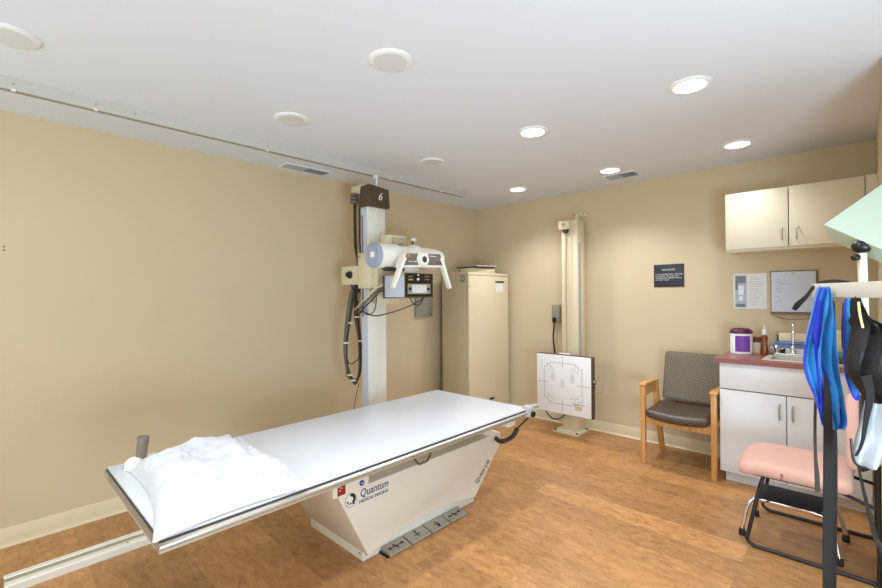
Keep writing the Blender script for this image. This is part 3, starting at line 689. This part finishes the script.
# printed guide lines: one drawing
g = MB(); fy = 3.8025; cx, cz = -2.045, .515
def ln(a, b, w=.0035):
    (x0, z0), (x1, z1) = a, b; g.box(min(x0, x1)-w/2, max(x0, x1)+w/2, fy-.0006, fy+.0006, min(z0, z1)-w/2, max(z0, z1)+w/2)
def pth(L_, w=.0035):
    for a, b in zip(L_, L_[1:]): ln((cx+a[0], cz+a[1]), (cx+b[0], cz+b[1]), w)
s = .195
for sx in (-1, 1):
    for sz in (-1, 1):
        pth([(0, sz*s), (sx*.13, sz*s), (sx*.13, sz*(s-.02)), (sx*.16, sz*(s-.02)), (sx*.16, sz*(s-.045)), (sx*s, sz*(s-.045)), (sx*s, 0)], .003)
        pth([(sx*.10, sz*.155), (sx*.125, sz*.155), (sx*.125, sz*.125), (sx*.155, sz*.125), (sx*.155, sz*.10)], .0022)
        pth([(sx*.075, sz*.135), (sx*.10, sz*.135), (sx*.10, sz*.105)], .0016)
        for k_ in (.05, .085): pth([(sx*s, sz*k_), (sx*(s-.02), sz*k_)], .002)
for sg in (-1, 1):
    pth([(0, sg*.15), (0, sg*.265)], .003); pth([(sg*.15, 0), (sg*.265, 0)], .003)
g.build('guide_lines', M['textgrey'] if False else mat('grey_ink', (120, 118, 122), .5), pn)
g = MB()
for a, b in ((-.10, .06), (.10, .06), (0, -.0)): g.box(cx+a-.02, cx+a+.02, fy-.0004, fy+.0006, cz+b-.04, cz+b+.04)
g.build('field_mark', mat('pale_grey_ink', (222, 222, 225), .5), pn)
g = MB()
g.box(cx+.125, cx+.195, fy-.0006, fy+.0006, cz-.228, cz-.186); part_label(g.build('rating_sticker', M['tan'], pn), 'tan sticker')
bx(cx+.10, cx+.215, fy-.0008, fy+.0006, cz-.176, cz-.171).build('caption_line', M['inkblack'], pn)
hd = at(596, 380, 'y', 3.85)
MB().tube([(-1.752, 3.838, .578), (-1.695, 3.838, .584), (-1.675, 3.838, .57), (-1.675, 3.838, .485), (-1.695, 3.838, .472), (-1.752, 3.838, .48)], .005, 8, smooth=3).build('handle', M['chrome'], pn)
for z in (.55, .52): MB().ball((-1.742, 3.822, z), .011).build('knob', M['black'], pn)
m = MB(); m.box(-1.752, -1.738, 3.818, 3.855, .535, .58, bev=.003); m.build('handle_mount', M['silver'], pn)
bx(-2.10, -1.99, 3.84, 3.86, .788, .80, bev=.004).build('top_catch', M['paper'], pn)
MB().tube([(-2.28, 3.87, .24), (-2.25, 3.88, .18), (-2.19, 3.89, .14), (-2.12, 3.93, .16), (-2.08, 4.0, .24), (-2.08, 4.03, .3)], .006, 8, smooth=5).build('cable', M['darkcable'], t)

# outlet box with hanging cord
t = thing('power_outlet', 'grey wall outlet box with plugged cord beside the tall column', 'outlet', (-2.35, YB, 1.06))
bx(-2.388, -2.30, YB-.035, YB, 1.058, 1.25, bev=.004).build('outlet_cover', M['steelgrey'], t)
bx(-2.37, -2.335, YB-.06, YB-.035, 1.07, 1.115, bev=.006).build('plug', M['black'], t)
MB().tube([(-2.352, YB-.05, 1.08), (-2.36, YB-.045, 1.0), (-2.375, YB-.03, .9), (-2.37, YB-.025, .8), (-2.34, YB-.03, .6), (-2.25, YB-.05, .45)], .0085, 8, smooth=6).build('cord', M['darkcable'], t)

# ---------------------------------------------------------------- sign on the back wall
t = thing('wall_sign', 'small dark navy sign with white lettering on the back wall', 'sign', (-1.24, YB, 1.42))
bx(-1.364, -1.115, YB-.006, YB, 1.42, 1.622, bev=.001).build('plate', M['navy'], t)
text('lettering', 'IMPORTANT', M['whitekey'], t, (-1.24, YB-.0065, 1.567), (1, 0, 0), (0, 0, 1), .019, 'CENTER')
for k_, s_ in enumerate(('IF YOU ARE PREGNANT, OR THINK', 'YOU MAY BE, TELL THE X-RAY', 'TECHNOLOGIST BEFORE HAVING', 'AN X-RAY TAKEN')):
    text('lettering', s_, M['whitekey'], t, (-1.351, YB-.0065, 1.528-k_*.0165), (1, 0, 0), (0, 0, 1), .0142)

# poster in a clear sleeve
t = thing('instruction_sheet', 'printed instruction sheet in a clear sleeve taped left of the whiteboard', 'sheet', (-.64, YB, 1.235))
bx(-.752, -.530, YB-.003, YB, 1.234, 1.515).build('sheet', M['sleeve'], t)
bx(-.740, -.662, YB-.0036, YB-.003, 1.245, 1.502).build('picture', mat('pale_print', (176, 184, 196), .35, var=.25, vscale=40), t)
for a in ((-.738, -.668, 1.44, 1.498), (-.738, -.722, 1.385, 1.44), (-.735, -.672, 1.248, 1.272)): bx(a[0], a[1], YB-.004, YB-.0036, a[2], a[3]).build('picture', M['photo'], t)
for a in ((-.718, -.682, 1.345, 1.42), (-.712, -.688, 1.30, 1.335)): bx(a[0], a[1], YB-.0042, YB-.0036, a[2], a[3]).build('picture', M['paper'], t)
m = MB()
for k_ in range(13):
    z = 1.485-k_*.018; m.box(-.648, -.648+random.uniform(.05, .1), YB-.0034, YB-.003, z, z+.003)
m.build('print_line', M['textgrey'], t)

# whiteboard
t = thing('whiteboard', 'small framed whiteboard with faint notes on the wall above the sink', 'whiteboard', (-.37, YB, 1.19))
bx(-.505, -.225, YB-.02, YB, 1.20, 1.527, bev=.003).build('frame', M['bronze'], t)
bx(-.500, -.237, YB-.0215, YB-.018, 1.215, 1.520).build('board_face', M['board'], t)
bx(-.505, -.225, YB-.05, YB-.02, 1.195, 1.207, bev=.002).build('pen_tray', M['bronze'], t)
MB().lathe([(.012, 0), (.012, .006), (.001, .007)], (-.37, YB-.0215, 1.503), axis=(0, -1, 0), n=16).build('magnet', M['silver'], t)
m = MB()
for k_, (a, b) in enumerate(((1.46, .03), (1.44, .04), (1.425, .05), (1.39, .04), (1.375, .03), (1.36, .045), (1.33, .02), (1.29, .04))):
    m.ribbon([(-.475+.006*(k_ % 3), YB-.022, a), (-.475+b*.5, YB-.022, a+.006), (-.475+b, YB-.022, a-.002)], .003, (0, 0, 1), .0006, 4)
m.ribbon([(-.43, YB-.022, 1.425), (-.40, YB-.022, 1.43), (-.375, YB-.022, 1.425)], .003, (0, 0, 1), .0006, 4)
m.build('handwriting', mat('faint_marker', (138, 144, 168), .5), t)
MB().tube([(-.50, YB-.035, 1.195), (-.44, YB-.035, 1.168), (-.37, YB-.035, 1.158), (-.29, YB-.035, 1.168), (-.23, YB-.035, 1.195)], .0022, 6, smooth=5).build('hanging_wire', M['bronze'], t)

# ---------------------------------------------------------------- upper cabinet
t = thing('wall_cabinet', 'ivory two-door wall cabinet hung high on the back wall', 'cabinet', (-.33, YB, 1.69))
MB().box(-.744, XR-.001, 3.957, YB, 1.695, 2.115, bev=.001).box(-.744, XR-.001, 3.985, YB, 1.672, 1.697).build('body', M['upcab'], t)
bx(.028, XR-.001, 3.95, 3.957, 1.69, 2.115).build('filler_strip', M['upcab'], t)
for (a, b, hx) in ((-.744, -.368, -.398), (-.362, .022, -.318)):
    d = bx(a, b, 3.936, 3.955, 1.69, 2.108, bev=.0015).build('door', M['upcab'], t)
    MB().tube([(hx, 3.936, 1.836), (hx+.001, 3.905, 1.81), (hx+.002, 3.896, 1.782), (hx+.001, 3.905, 1.752), (hx, 3.936, 1.728)], .0045, 8, smooth=4).build('handle', M['chrome'], d)
bx(-.370, -.360, 3.9555, 3.957, 1.70, 2.10).build('door_gap', M['reveal'], t)

# ---------------------------------------------------------------- base cabinet and worktop
t = thing('base_cabinet', 'white base cabinet with two doors under the rose worktop', 'cabinet', (-.33, 3.98, 0))
XB1 = XR-.001
MB().box(-.744, -.726, 3.722, YB-.001, .08, .862).box(XB1-.018, XB1, 3.722, YB-.001, .08, .862).box(-.726, XB1-.018, 3.722, YB-.001, .08, .098).box(-.726, XB1-.018, YB-.012, YB-.001, .098, .862).box(-.726, XB1-.018, 3.722, 3.74, .098, .862).build('body', M['cabinet'], t)
bx(-.722, XB1, 3.765, YB-.01, 0, .08).build('kickboard', M['cabinet'], t)
bx(-.744, XB1, 3.703, 3.722, .678, .862, bev=.0015).build('drawer_front', M['cabinet'], t)
for (a, b, hx) in ((-.744, -.364, -.397), (-.359, .045, -.328)):
    d = bx(a, b, 3.703, 3.721, .082, .670, bev=.0015).build('door', M['cabinet'], t)
    MB().tube([(hx, 3.703, .610), (hx, 3.682, .598), (hx, 3.676, .56), (hx, 3.682, .52), (hx, 3.703, .508)], .005, 8, smooth=4).build('handle', M['silver'], d)
m = MB(); m.box(-.742, XB1, 3.7205, 3.7219, .669, .679); m.box(-.364, -.359, 3.7205, 3.7219, .09, .67); m.box(.0455, .05, 3.7205, 3.7219, .09, .67); m.build('door_gap', M['reveal'], t)
# worktop with a sink cut-out
SX0, SX1, SY0, SY1 = -.49, -.02, 3.765, 4.13
t = thing('worktop', 'rose laminate worktop on the white base cabinet by the sink', 'worktop', (-.34, 3.96, .863))
m = MB(); Zt = .895
for a in ((-.772, SX0, 3.678, YB-.001), (SX1, XB1, 3.678, YB-.001), (SX0, SX1, 3.678, SY0), (SX0, SX1, SY1, YB-.001)): m.box(a[0], a[1], a[2], a[3], .863, Zt)
m.build('slab', M['counter'], t, smooth=False)
bx(-.772, XB1, YB-.016, YB-.001, Zt, Zt+.045, bev=.002).build('backsplash', M['tan'], t) if False else None
t = thing('sink', 'stainless drop-in sink in the rose worktop', 'sink', (-.255, 3.95, .80))
m = MB()
for a in ((SX0-.012, SX1+.012, SY0-.012, SY0+.02), (SX0-.012, SX1+.012, SY1-.065, SY1+.012), (SX0-.012, SX0+.025, SY0, SY1), (SX1-.025, SX1+.012, SY0, SY1)): m.box(a[0], a[1], a[2], a[3], Zt+.0005, Zt+.007, bev=.003)
m.build('rim', M['steel'], t)
m = MB(); a0, a1, b0, b1 = SX0+.02, SX1-.02, SY0+.015, SY1-.06; zb = .77
m.box(a0, a0+.003, b0, b1, zb, Zt); m.box(a1-.003, a1, b0, b1, zb, Zt); m.box(a0, a1, b0, b0+.003, zb, Zt); m.box(a0, a1, b1-.003, b1, zb, Zt); m.box(a0, a1, b0, b1, zb-.003, zb)
m.build('bowl', M['steel'], t)
t = thing('faucet', 'chrome gooseneck faucet with two handles behind the sink', 'faucet', (-.30, 4.10, Zt+.007))
FXc, FY = -.36, 4.10
m = MB(); m.box(FXc-.11, FXc+.11, FY-.022, FY+.022, Zt+.007, Zt+.022, bev=.006); m.build('deck_plate', M['chrome'], t)
MB().tube([(FXc, FY, Zt+.02), (FXc, FY, Zt+.19), (FXc, FY-.004, Zt+.225), (FXc+.005, FY-.04, Zt+.25), (FXc+.01, FY-.085, Zt+.24), (FXc+.01, FY-.10, Zt+.20)], .0085, 12, smooth=5).build('spout', M['chrome'], t)
MB().lathe([(.018, 0), (.018, .04), (.012, .05), (.0085, .055)], (FXc, FY, Zt+.02)).build('spout_collar', M['chrome'], t)
for s_ in (-.09, .09):
    m = MB(); m.lathe([(.016, 0), (.016, .015), (.024, .02), (.026, .04), (.018, .052), (.001, .054)], (FXc+s_, FY, Zt+.022), n=14)
    m.box(FXc+s_-.035, FXc+s_+.035, FY-.007, FY+.007, Zt+.045, Zt+.058, bev=.004); m.build('tap_handle', M['chrome'], t)

# things on the worktop
t = thing('wipes_tub', 'white wipes tub with purple lid and label at the worktop end', 'tub', (-.668, 4.045, Zt))
c0 = (-.668, 4.045, Zt)
MB().lathe([(.066, 0), (.072, .006), (.072, .15), (.068, .16), (.001, .16)], c0, n=36).build('tub_body', M['paper'], t)
part_label(MB().lathe([(.072, .158), (.076, .162), (.076, .172), (.066, .186), (.05, .196), (.001, .198)], c0, n=36).build('lid', M['purple'], t), 'purple lid')
m = MB()
for k_ in range(9):
    a = math.radians(-112+k_*9); b = math.radians(-112+(k_+1)*9); r = .0727
    m.prism([(c0[0]+r*math.cos(a), c0[1]+r*math.sin(a), Zt+.022), (c0[0]+r*math.cos(b), c0[1]+r*math.sin(b), Zt+.022), (c0[0]+r*math.cos(b), c0[1]+r*math.sin(b), Zt+.142), (c0[0]+r*math.cos(a), c0[1]+r*math.sin(a), Zt+.142)], (.0005, -.0005, 0))
lb = part_label(m.build('label_panel', M['violet'], t), 'purple label')
t = thing('pump_bottle', 'amber bottle with a white pump behind the sink', 'bottle', (-.528, 4.09, Zt))
MB().lathe([(.022, 0), (.026, .005), (.026, .03), (.018, .09), (.022, .13), (.014, .145), (.012, .15)], (-.528, 4.09, Zt), n=24).build('bottle_body', M['amber'], t)
MB().lathe([(.013, .15), (.013, .165), (.016, .168), (.014, .185), (.005, .19), (.004, .225), (.001, .226)], (-.528, 4.09, Zt), n=16).build('pump', M['paper'], t)
t = thing('small_carton', 'small brown and cream carton between the tub and amber bottle', 'carton', (-.582, 4.15, Zt))
bx(-.605, -.560, 4.13, 4.17, Zt, Zt+.085).build('carton_body', M['cream'], t)
bx(-.606, -.559, 4.129, 4.171, Zt+.085, Zt+.125).build('carton_top', M['carton'], t)
t = thing('instrument_tray', 'shallow blue tray of folded cloths behind the faucet', 'tray', (-.38, 4.17, Zt))
m = MB(); m.prism([(-.50, 4.14, Zt+.045), (-.46, 4.14, Zt+.02), (-.26, 4.14, Zt+.02), (-.22, 4.14, Zt+.045), (-.22, 4.14, Zt+.055), (-.50, 4.14, Zt+.055)], (0, .09, 0)); m.box(-.46, -.26, 4.15, 4.22, Zt, Zt+.022); m.build('tray_body', M['paper'], t)
m = MB(); m.box(-.49, -.22, 4.142, 4.228, Zt+.055, Zt+.078, bev=.008); m.box(-.47, -.24, 4.15, 4.225, Zt+.078, Zt+.102, bev=.01); part_label(m.build('folded_cloth', M['bluepad'], t), 'blue folded cloths')
t = thing('tissue_box', 'cream box with dark ends on the blue tray', 'box', (-.36, 4.18, Zt+.103))
bx(-.45, -.27, 4.155, 4.225, Zt+.103, Zt+.165, bev=.006).build('box_body', M['cream'], t)
for a in (-.462, -.27): bx(a, a+.012, 4.16, 4.22, Zt+.103, Zt+.15, bev=.004).build('end_clip', M['darkgrey'], t)
for (a, b, mm, lb) in ((-.43, 4.125, 'black', 'short black cup left of the faucet'), (-.20, 4.09, 'orange', 'tiny orange cup right of the faucet')):
    tag(MB().lathe([(.02, 0), (.024, .04), (.024, .045), (.02, .044), (.017, .008), (.001, .006)], (a, b, Zt+(.0075)), n=18).build('small_cup', M[mm]), lb, 'cup')
t = thing('paper_towel_dispenser', 'pale yellow holder behind the blue apron on the worktop', 'holder', (-.13, 4.15, Zt))
bx(-.20, -.09, 4.10, 4.2, Zt+.055, Zt+.20, bev=.006).build('holder_card', M['yellow'], t)
bx(-.20, -.09, 4.10, 4.2, Zt+.0005, Zt+.055, bev=.004).build('holder_base', M['teal'], t)
m = MB(); m.box(-.155, .06, 3.79, 4.06, Zt+.008, Zt+.018, bev=.003); m.build; tag(m.build('black_tray', M['black']), 'flat black tray lying across the right end of the sink', 'tray')

# ---------------------------------------------------------------- oak armchair
t = thing('oak_armchair', 'oak armchair with brown vinyl seat and dotted back by the back wall', 'chair', (-1.04, 3.9, 0))
LX, RXc = -1.272, -.777
for sx, x in ((-1, LX), (1, RXc)):
    m = MB(); m.prism([(x-.018, 3.67, 0), (x-.018, 3.698, 0), (x-.018, 3.71, .625), (x-.018, 3.665, .625)], (.036, 0, 0), bev=.004); m.build('leg', M['oak'], t)
    m = MB(); m.prism([(x-.02, 4.125, 0), (x-.02, 4.16, 0), (x-.02, 4.055, .35), (x-.02, 3.99, .625), (x-.02, 3.945, .625), (x-.02, 4.0, .35)], (.040, 0, 0), bev=.004); m.build('leg', M['oak'], t)
    m = MB(); m.prism([(x-.025, 3.655, .625), (x-.025, 3.655, .640), (x-.025, 3.70, .648), (x-.025, 4.00, .638), (x-.025, 4.00, .625)], (.05, 0, 0), bev=.005); m.build('armrest', M['oak'], t)
    bx(x-.012, x+.012, 3.715, 3.955, .545, .626).build('arm_panel', M['oak'], t)
    bx(x-.014, x+.014, 3.70, 4.03, .325, .385, bev=.003).build('side_rail', M['oak'], t)
bx(LX+.02, RXc-.02, 3.682, 3.706, .325, .385, bev=.003).build('front_rail', M['oak'], t)
bx(LX+.02, RXc-.02, 4.03, 4.055, .325, .385, bev=.003).build('rear_rail', M['oak'], t)
for x in (-1.13, -.86):
    m = MB(); m.prism([(x-.014, 4.02, .33), (x-.014, 4.05, .33), (x-.014, 4.165, .82), (x-.014, 4.14, .82)], (.028, 0, 0)); m.build('back_post', M['oak'], t)
def cushion(x0, x1, y0, y1, z0, z1, bulge, dip, r=.03, n=22, drop=0):
    """rounded pad; the front (low y) droops, its middle dips"""
    b = bmesh.new(); bmesh.ops.create_cube(b, size=2)
    bmesh.ops.subdivide_edges(b, edges=b.edges[:], cuts=n, use_grid_fill=True)
    hx, hy, hz = (x1-x0)/2, (y1-y0)/2, (z1-z0)/2
    for v in b.verts:
        p = Vector((v.co.x*hx, v.co.y*hy, v.co.z*hz)); rr = min(r, hz*.98)
        q = Vector((max(-hx+rr, min(hx-rr, p.x)), max(-hy+rr, min(hy-rr, p.y)), max(-hz+rr, min(hz-rr, p.z))))
        d = p-q
        if d.length > 1e-6: p = q+d.normalized()*rr
        u, w_ = p.x/hx, p.y/hy
        if p.z > 0: p.z += bulge*(1-u*u)*(1-w_*w_)
        p.z -= dip*(1-u*u)*(1 if w_ < 0 else (1-w_*w_))
        p.z -= drop*max(0, -w_)**2
        v.co = p+Vector(((x0+x1)/2, (y0+y1)/2, (z0+z1)/2))
    m = MB(); m.add(b); return m
sm = cushion(LX+.028, RXc-.028, 3.635, 4.08, .392, .462, .01, .022, drop=.012)
part_label(sm.build('seat', M['leather'], t), 'brown vinyl seat')
bm_ = cushion(-1.262, -.815, -.2, .2, 0, .05, .008, 0)     # built flat, then stood up
for v in bm_.bm.verts:
    a = v.co.copy(); w_ = (a.y+.2)/.4
    k_ = 1+.02*(w_-.5)
    v.co = Vector((-1.002+(a.x+1.0385)*k_, 4.02+.115*w_-a.z*.95, .485+.385*w_-a.z*.25))
o = bm_.build('backrest', M['weave'], t); part_label(o, 'dotted taupe backrest')

# ---------------------------------------------------------------- step stool
t = thing('step_stool', 'chrome step stool with black rubber top under the pink chair', 'stool', (-.28, 3.11, 0))
zt = .225
m = MB(); m.box(-.435, -.145, 2.99, 3.235, zt-.022, zt-.004, bev=.006); m.build('platform', M['chrome'], t)
bx(-.43, -.15, 2.995, 3.23, zt-.004, zt, bev=.002).build('tread', M['rubber'], t)
for (fx, fy_) in ((-.492, 2.967), (-.472, 3.275), (-.085, 2.957), (-.066, 3.266)):
    tx = -.43 if fx < -.3 else -.15; ty = 3.0 if fy_ < 3.1 else 3.225
    P = [(tx+(.03 if fx < -.3 else -.03), ty, zt-.014), (tx+(fx-tx)*.25, ty+(fy_-ty)*.2, zt-.02), (tx+(fx-tx)*.7, ty+(fy_-ty)*.6, zt-.075), (fx, fy_, .03)]
    lg = MB().tube(P, .011, 12, smooth=6).build('leg', M['chrome'], t)
    MB().lathe([(.017, 0), (.018, .012), (.014, .035), (.012, .038)], (fx, fy_, 0), n=16).build('rubber_foot', M['rubber'], lg)

# ---------------------------------------------------------------- pink chair
t = thing('pink_side_chair', 'pink upholstered chair on a charcoal sled frame by the base cabinet', 'chair', (-.2, 3.1, 0))
st = cushion(-.505, -.03, 2.785, 3.24, .408, .478, .010, 0, r=.034)
for v in st.bm.verts:
    w_ = max(0, (-.40-v.co.x)/.11); v.co.z -= .022*w_*w_
    yy = (v.co.y-3.03)/.24; v.co.x += .03*yy*yy*(1 if v.co.x < -.3 else 0)
part_label(st.build('seat', M['pink'], t), 'pink fabric seat')
bx(-.44, -.05, 2.83, 3.23, .396, .412, bev=.006).build('seat_pan', M['frame'], t)
r = .0095
for y_, dx in ((2.86, 0), (3.385, 0)):
    yt = 2.90 if y_ < 3 else 3.20
    MB().tube([(-.08, yt, .392), (-.34, yt, .392), (-.385, yt+(y_-yt)*.2, .375), (-.445, y_, .08), (-.452, y_, .035), (-.42, y_, .0105), (-.37, y_, .0105), (0, y_, .0105), (.035, y_, .0105), (.055, y_, .03), (.055, y_+(yt-y_)*.5, .35), (.055, yt, .62)], r, 12, smooth=5).build('sled_frame', M['frame'], t)
MB().tube([(-.10, 2.90, .392), (.055, 2.88, .35)], r*.9, 10).build('brace', M['frame'], t)
MB().tube([(-.10, 3.20, .392), (.055, 3.25, .35)], r*.9, 10).build('brace', M['frame'], t)
bk = cushion(-.225, .225, -.185, .185, 0, .055, .01, 0, r=.027)
for v in bk.bm.verts:
    a = v.co.copy(); cr = (a.x/.225)**2; kk = 1-.16*(a.y/.185)**2
    v.co = Vector((.036-a.z-.045*cr+.0*(a.y), 3.06+a.x*kk, .695+a.y))
part_label(bk.build('backrest', M['pink'], t), 'pink curved backrest')
bs = cushion(-.222, .222, -.182, .182, 0, .014, 0, 0, r=.006, n=14)
for v in bs.bm.verts:
    a = v.co.copy(); cr = (a.x/.222)**2; kk = 1-.16*(a.y/.182)**2
    v.co = Vector((.050-a.z-.045*cr, 3.06+a.x*kk, .695+a.y))
bs.build('back_shell', M['frame'], t)

# ---------------------------------------------------------------- apron rack with the tilted green head
PXr, PYr = 0.004, 1.885
t = thing('apron_rack', 'stand with ivory cross board and pale green tilted head at right edge', 'rack', (PXr, PYr, 0))
b0 = Vector((-.112, 2.113)); bdv = Vector((.43, -.90)).normalized(); bn = Vector((-bdv.y, bdv.x))
if bn.dot(-b0) < 0: bn = -bn
b1 = b0+bdv*.80
m = MB(); zb0, zb1 = 1.349, 1.397; off = .0
m.prism([(b0.x, b0.y, zb0), (b1.x, b1.y, zb0), (b1.x, b1.y, zb1), (b0.x, b0.y, zb1)], (bn.x*.018, bn.y*.018, 0), bev=.002)
PB = b0+bdv*.74-bn*.014
MB().lathe([(.19, 0), (.20, .01), (.19, .03), (.06, .05), (.03, .06)], (PB.x, PB.y, 0)).build('base', M['ivory'], t)
MB().cyl((PB.x, PB.y, .05), (PB.x, PB.y, 1.42), .0145, 20).build('post', M['ivory'], t)
MB().cyl((PXr+.004, PYr+.01, 1.26), (PXr, PYr, 1.487), .0115, 20).build('head_pole', M['ivory'], t)
cb = m.build('cross_board', M['ivory'], t)
for z in (1.385, 1.366):
    q = Vector((b0.x, b0.y))+bdv*.062+bn*.018
    MB().lathe([(.0052, 0), (.0052, .003), (.001, .004)], (q.x, q.y, z), axis=(bn.x, bn.y, 0), n=12).build('screw', M['chrome'], cb)
bl = MB(); bl.ball((PXr, PYr, 1.507), .0235, (1.1, 1.1, .9)); bl.build('ball_knob', M['black'], t)
e = at(855.5, 256.5, 'd', 1.36); MB().ball(e, .012, (1, 1, .9)).build('side_knob', M['black'], t)
P0 = at(823.6, 223.6, 'd', 1.46)
aV = Vector((.706, .342, .62)).normalized(); bV = Vector((.696, -.498, -.517)).normalized(); cV = aV.cross(bV).normalized()
if cV.z > 0: cV = -cV
aV = (aV - cV*aV.dot(cV)).normalized()
m = MB(); m.prism([P0, P0+bV*.30, P0+bV*.30+aV*.36, P0+aV*.36], cV*.078, bev=.003)
part_label(m.build('tilted_head', M['green'], t, smooth=False), 'pale green tilted slab')

# ---------------------------------------------------------------- aprons and straps on the rack
VR = Vector((R.x, R.y, 0)).normalized(); VF = Vector((F.x, F.y, 0)).normalized()
def drape(levels, depth, th, waves=2.0, amp=.012, seed=0, nseg=36, sub=5):
    """hanging cloth body: levels are (y, left, right) rows; a closed folded section at every row"""
    L_ = []
    lv = [Vector(l) for l in levels]
    for p in catmull(lv, sub): L_.append(p)
    m = MB(); rings = []; n = nseg
    for i, l in enumerate(L_):
        a = at(l[1], l[0], 'd', depth); b = at(l[2], l[0], 'd', depth); c = (a+b)/2; hw = (b-a).length/2; ring = []
        f = i/(len(L_)-1)
        for k_ in range(n):
            an = 2*PI*k_/n; cx_ = math.cos(an); sy_ = math.sin(an)
            x = hw*(abs(cx_)**.8)*(1 if cx_ > 0 else -1)
            fold = amp*math.sin(waves*PI*(x/max(hw, .001))*.9+seed+f*3.0)+amp*.5*noise.noise(Vector((x*30, c.z*9, seed)))
            y_ = th*.5*sy_*min(1, hw/.012)+fold*min(1, hw/.02)*(1-abs(cx_)**6)
            ring.append(m.bm.verts.new(c+VR*x+VF*y_))
        rings.append(ring)
    for A, B in zip(rings, rings[1:]):
        for k_ in range(n): m.bm.faces.new((A[k_], A[(k_+1) % n], B[(k_+1) % n], B[k_]))
    m.bm.faces.new(rings[0][::-1]); m.bm.faces.new(rings[-1]); return m
def edge(pts, depth, rr=.004, parent=None, mm='royal'):
    return MB().tube([at(a, b, 'd', depth) for a, b in pts], rr, 8, smooth=5).build('binding', M[mm], parent)

o = drape([(286, 821, 827), (296, 818, 829.5), (312, 814, 832), (330, 809.5, 834), (348, 805.5, 835), (362, 805, 836), (376, 808, 837.5), (392, 815, 840), (408, 820, 842), (420, 822.5, 843.5), (427, 826, 839)], 1.485, .026, 3.4, .016, 1.0).build('lead_apron', M['azure'])
tag(o, 'bright blue lead apron hanging folded from the left end of the board', 'apron')
edge([(821, 287), (817.5, 297), (812, 320), (806, 345), (804.2, 362), (808, 378), (815, 394), (820, 412), (823, 424)], 1.477, .003, o)
edge([(826, 288), (819, 310), (816.5, 335), (819, 352), (824, 368), (831, 385), (838, 402), (843, 420), (840, 427)], 1.468, .003, o)
edge([(819, 330), (816, 345), (817.5, 365), (821, 390), (822, 410)], 1.468, .0045, o)
e = drape([(300, 819, 823), (316, 816, 821.5), (336, 813, 821), (352, 817, 822)], 1.47, .012, 1, .003, 3).build('fold', M['royal'], o)
o = drape([(298, 846.5, 850.5), (306, 845, 852), (330, 844.2, 853.5), (352, 844.5, 855.5), (370, 846, 857), (386, 850, 858), (397, 854.5, 858)], 1.362, .020, 1.2, .006, 2.0).build('lead_collar', M['azure'])
tag(o, 'narrow bright blue lead collar hanging beside the stand pole', 'apron')
edge([(846, 298), (844, 315), (843.8, 345), (845.5, 370), (850, 387), (855, 397.5), (858.3, 396), (857.3, 372), (855.5, 350), (853.5, 325), (851, 300)], 1.354, .003, o)
edge([(843.6, 302), (842.5, 325), (843, 348)], 1.356, .003, o, 'black')

def strap(name, label, pts, widths, mm='strap', side=None, smooth=7, th=.003):
    P = [at(a, b, 'd', d) for a, b, d in pts]
    return tag(MB().ribbon(P, widths, side or VR, th, smooth).build(name, M[mm]), label, 'strap')
strap('strap', 'wide black webbing strap hanging to the floor below the blue apron', [(825, 372, 1.455), (827.5, 395, 1.45), (828, 430, 1.46), (828, 480, 1.46), (827.5, 540, 1.46), (827.5, 600, 1.46), (827.5, 684, 1.46)], [.004, .022, .029, .031, .030, .030, .030])
strap('strap', 'second black webbing strap hanging just right of the wide one', [(830, 402, 1.54), (834, 425, 1.54), (834.5, 470, 1.54), (834, 540, 1.54), (833.5, 600, 1.54), (833.5, 660, 1.54)], [.01, .016, .020, .019, .018, .018])
strap('strap', 'grey fuzzy strap hanging left of the black straps over the pink seat', [(819, 340, 1.55), (816.5, 380, 1.55), (815, 420, 1.55), (815.5, 455, 1.55), (817, 475, 1.55), (817.5, 491, 1.55)], [.008, .010, .009, .010, .016, .016], 'velcro')
strap('strap', 'black curved strap end sticking out over the whiteboard', [(794, 309, 1.62), (798, 303.5, 1.62), (806, 296, 1.615), (813, 287, 1.6), (822, 281.5, 1.58), (836, 280.5, 1.5), (850, 283, 1.42), (856, 292, 1.36), (860, 310, 1.34)], [.014, .020, .013, .011, .012, .012, .012, .012, .02], 'strap', Vector((0, .3, 1)))
strap('strap', 'thin dark strap looped behind the right side of the blue apron', [(827, 299, 1.56), (832, 301, 1.57), (834, 318, 1.60), (834.5, 345, 1.6)], [.012, .012, .010, .006])
# black glove-like apron
o = drape([(297, 854, 857), (308, 855, 860), (318, 857, 864), (325, 858, 876), (332, 856, 888), (346, 852, 892), (360, 849, 892), (373, 850, 890), (384, 860, 889), (393, 868, 889), (402, 874, 888)], 1.27, .05, 3.2, .02, 5.0).build('black_apron', M['fuzzy'])
tag(o, 'bulky black lead apron hanging at the right picture edge', 'apron')
edge([(858.5, 301), (860, 314), (863, 327)], 1.25, .003, o, 'yellow')
strap('strap', 'black strap running down beside the white plastic sheet', [(866, 375, 1.20), (870, 395, 1.20), (866, 420, 1.22), (862, 442, 1.24), (856, 455, 1.26)], [.03, .022, .014, .008, .006])
o = drape([(368, 878, 884), (388, 873, 888), (410, 866, 892), (430, 859, 894), (446, 856, 892), (457, 854.5, 886), (463, 857, 880), (466, 862, 872)], 1.32, .035, 1.3, .012, 2.2)
o = tag(o.build('plastic_sheet', M['plastic']), 'milky white plastic sheet hanging in front of the pink backrest', 'plastic sheet')
MB().tube([at(a, b, 'd', 1.31) for a, b in ((851, 438), (853, 456), (857, 464), (866, 467), (875, 463), (882, 452))], .0035, 8, smooth=5).build('rim', M['frame'], o)
strap('strap', 'grey tapering strap running from plastic sheet down to right edge', [(858, 464, 1.62), (866, 500, 1.52), (875, 535, 1.42), (886, 572, 1.34), (890, 730, 1.36)], [.006, .011, .015, .018, .018], 'frame')
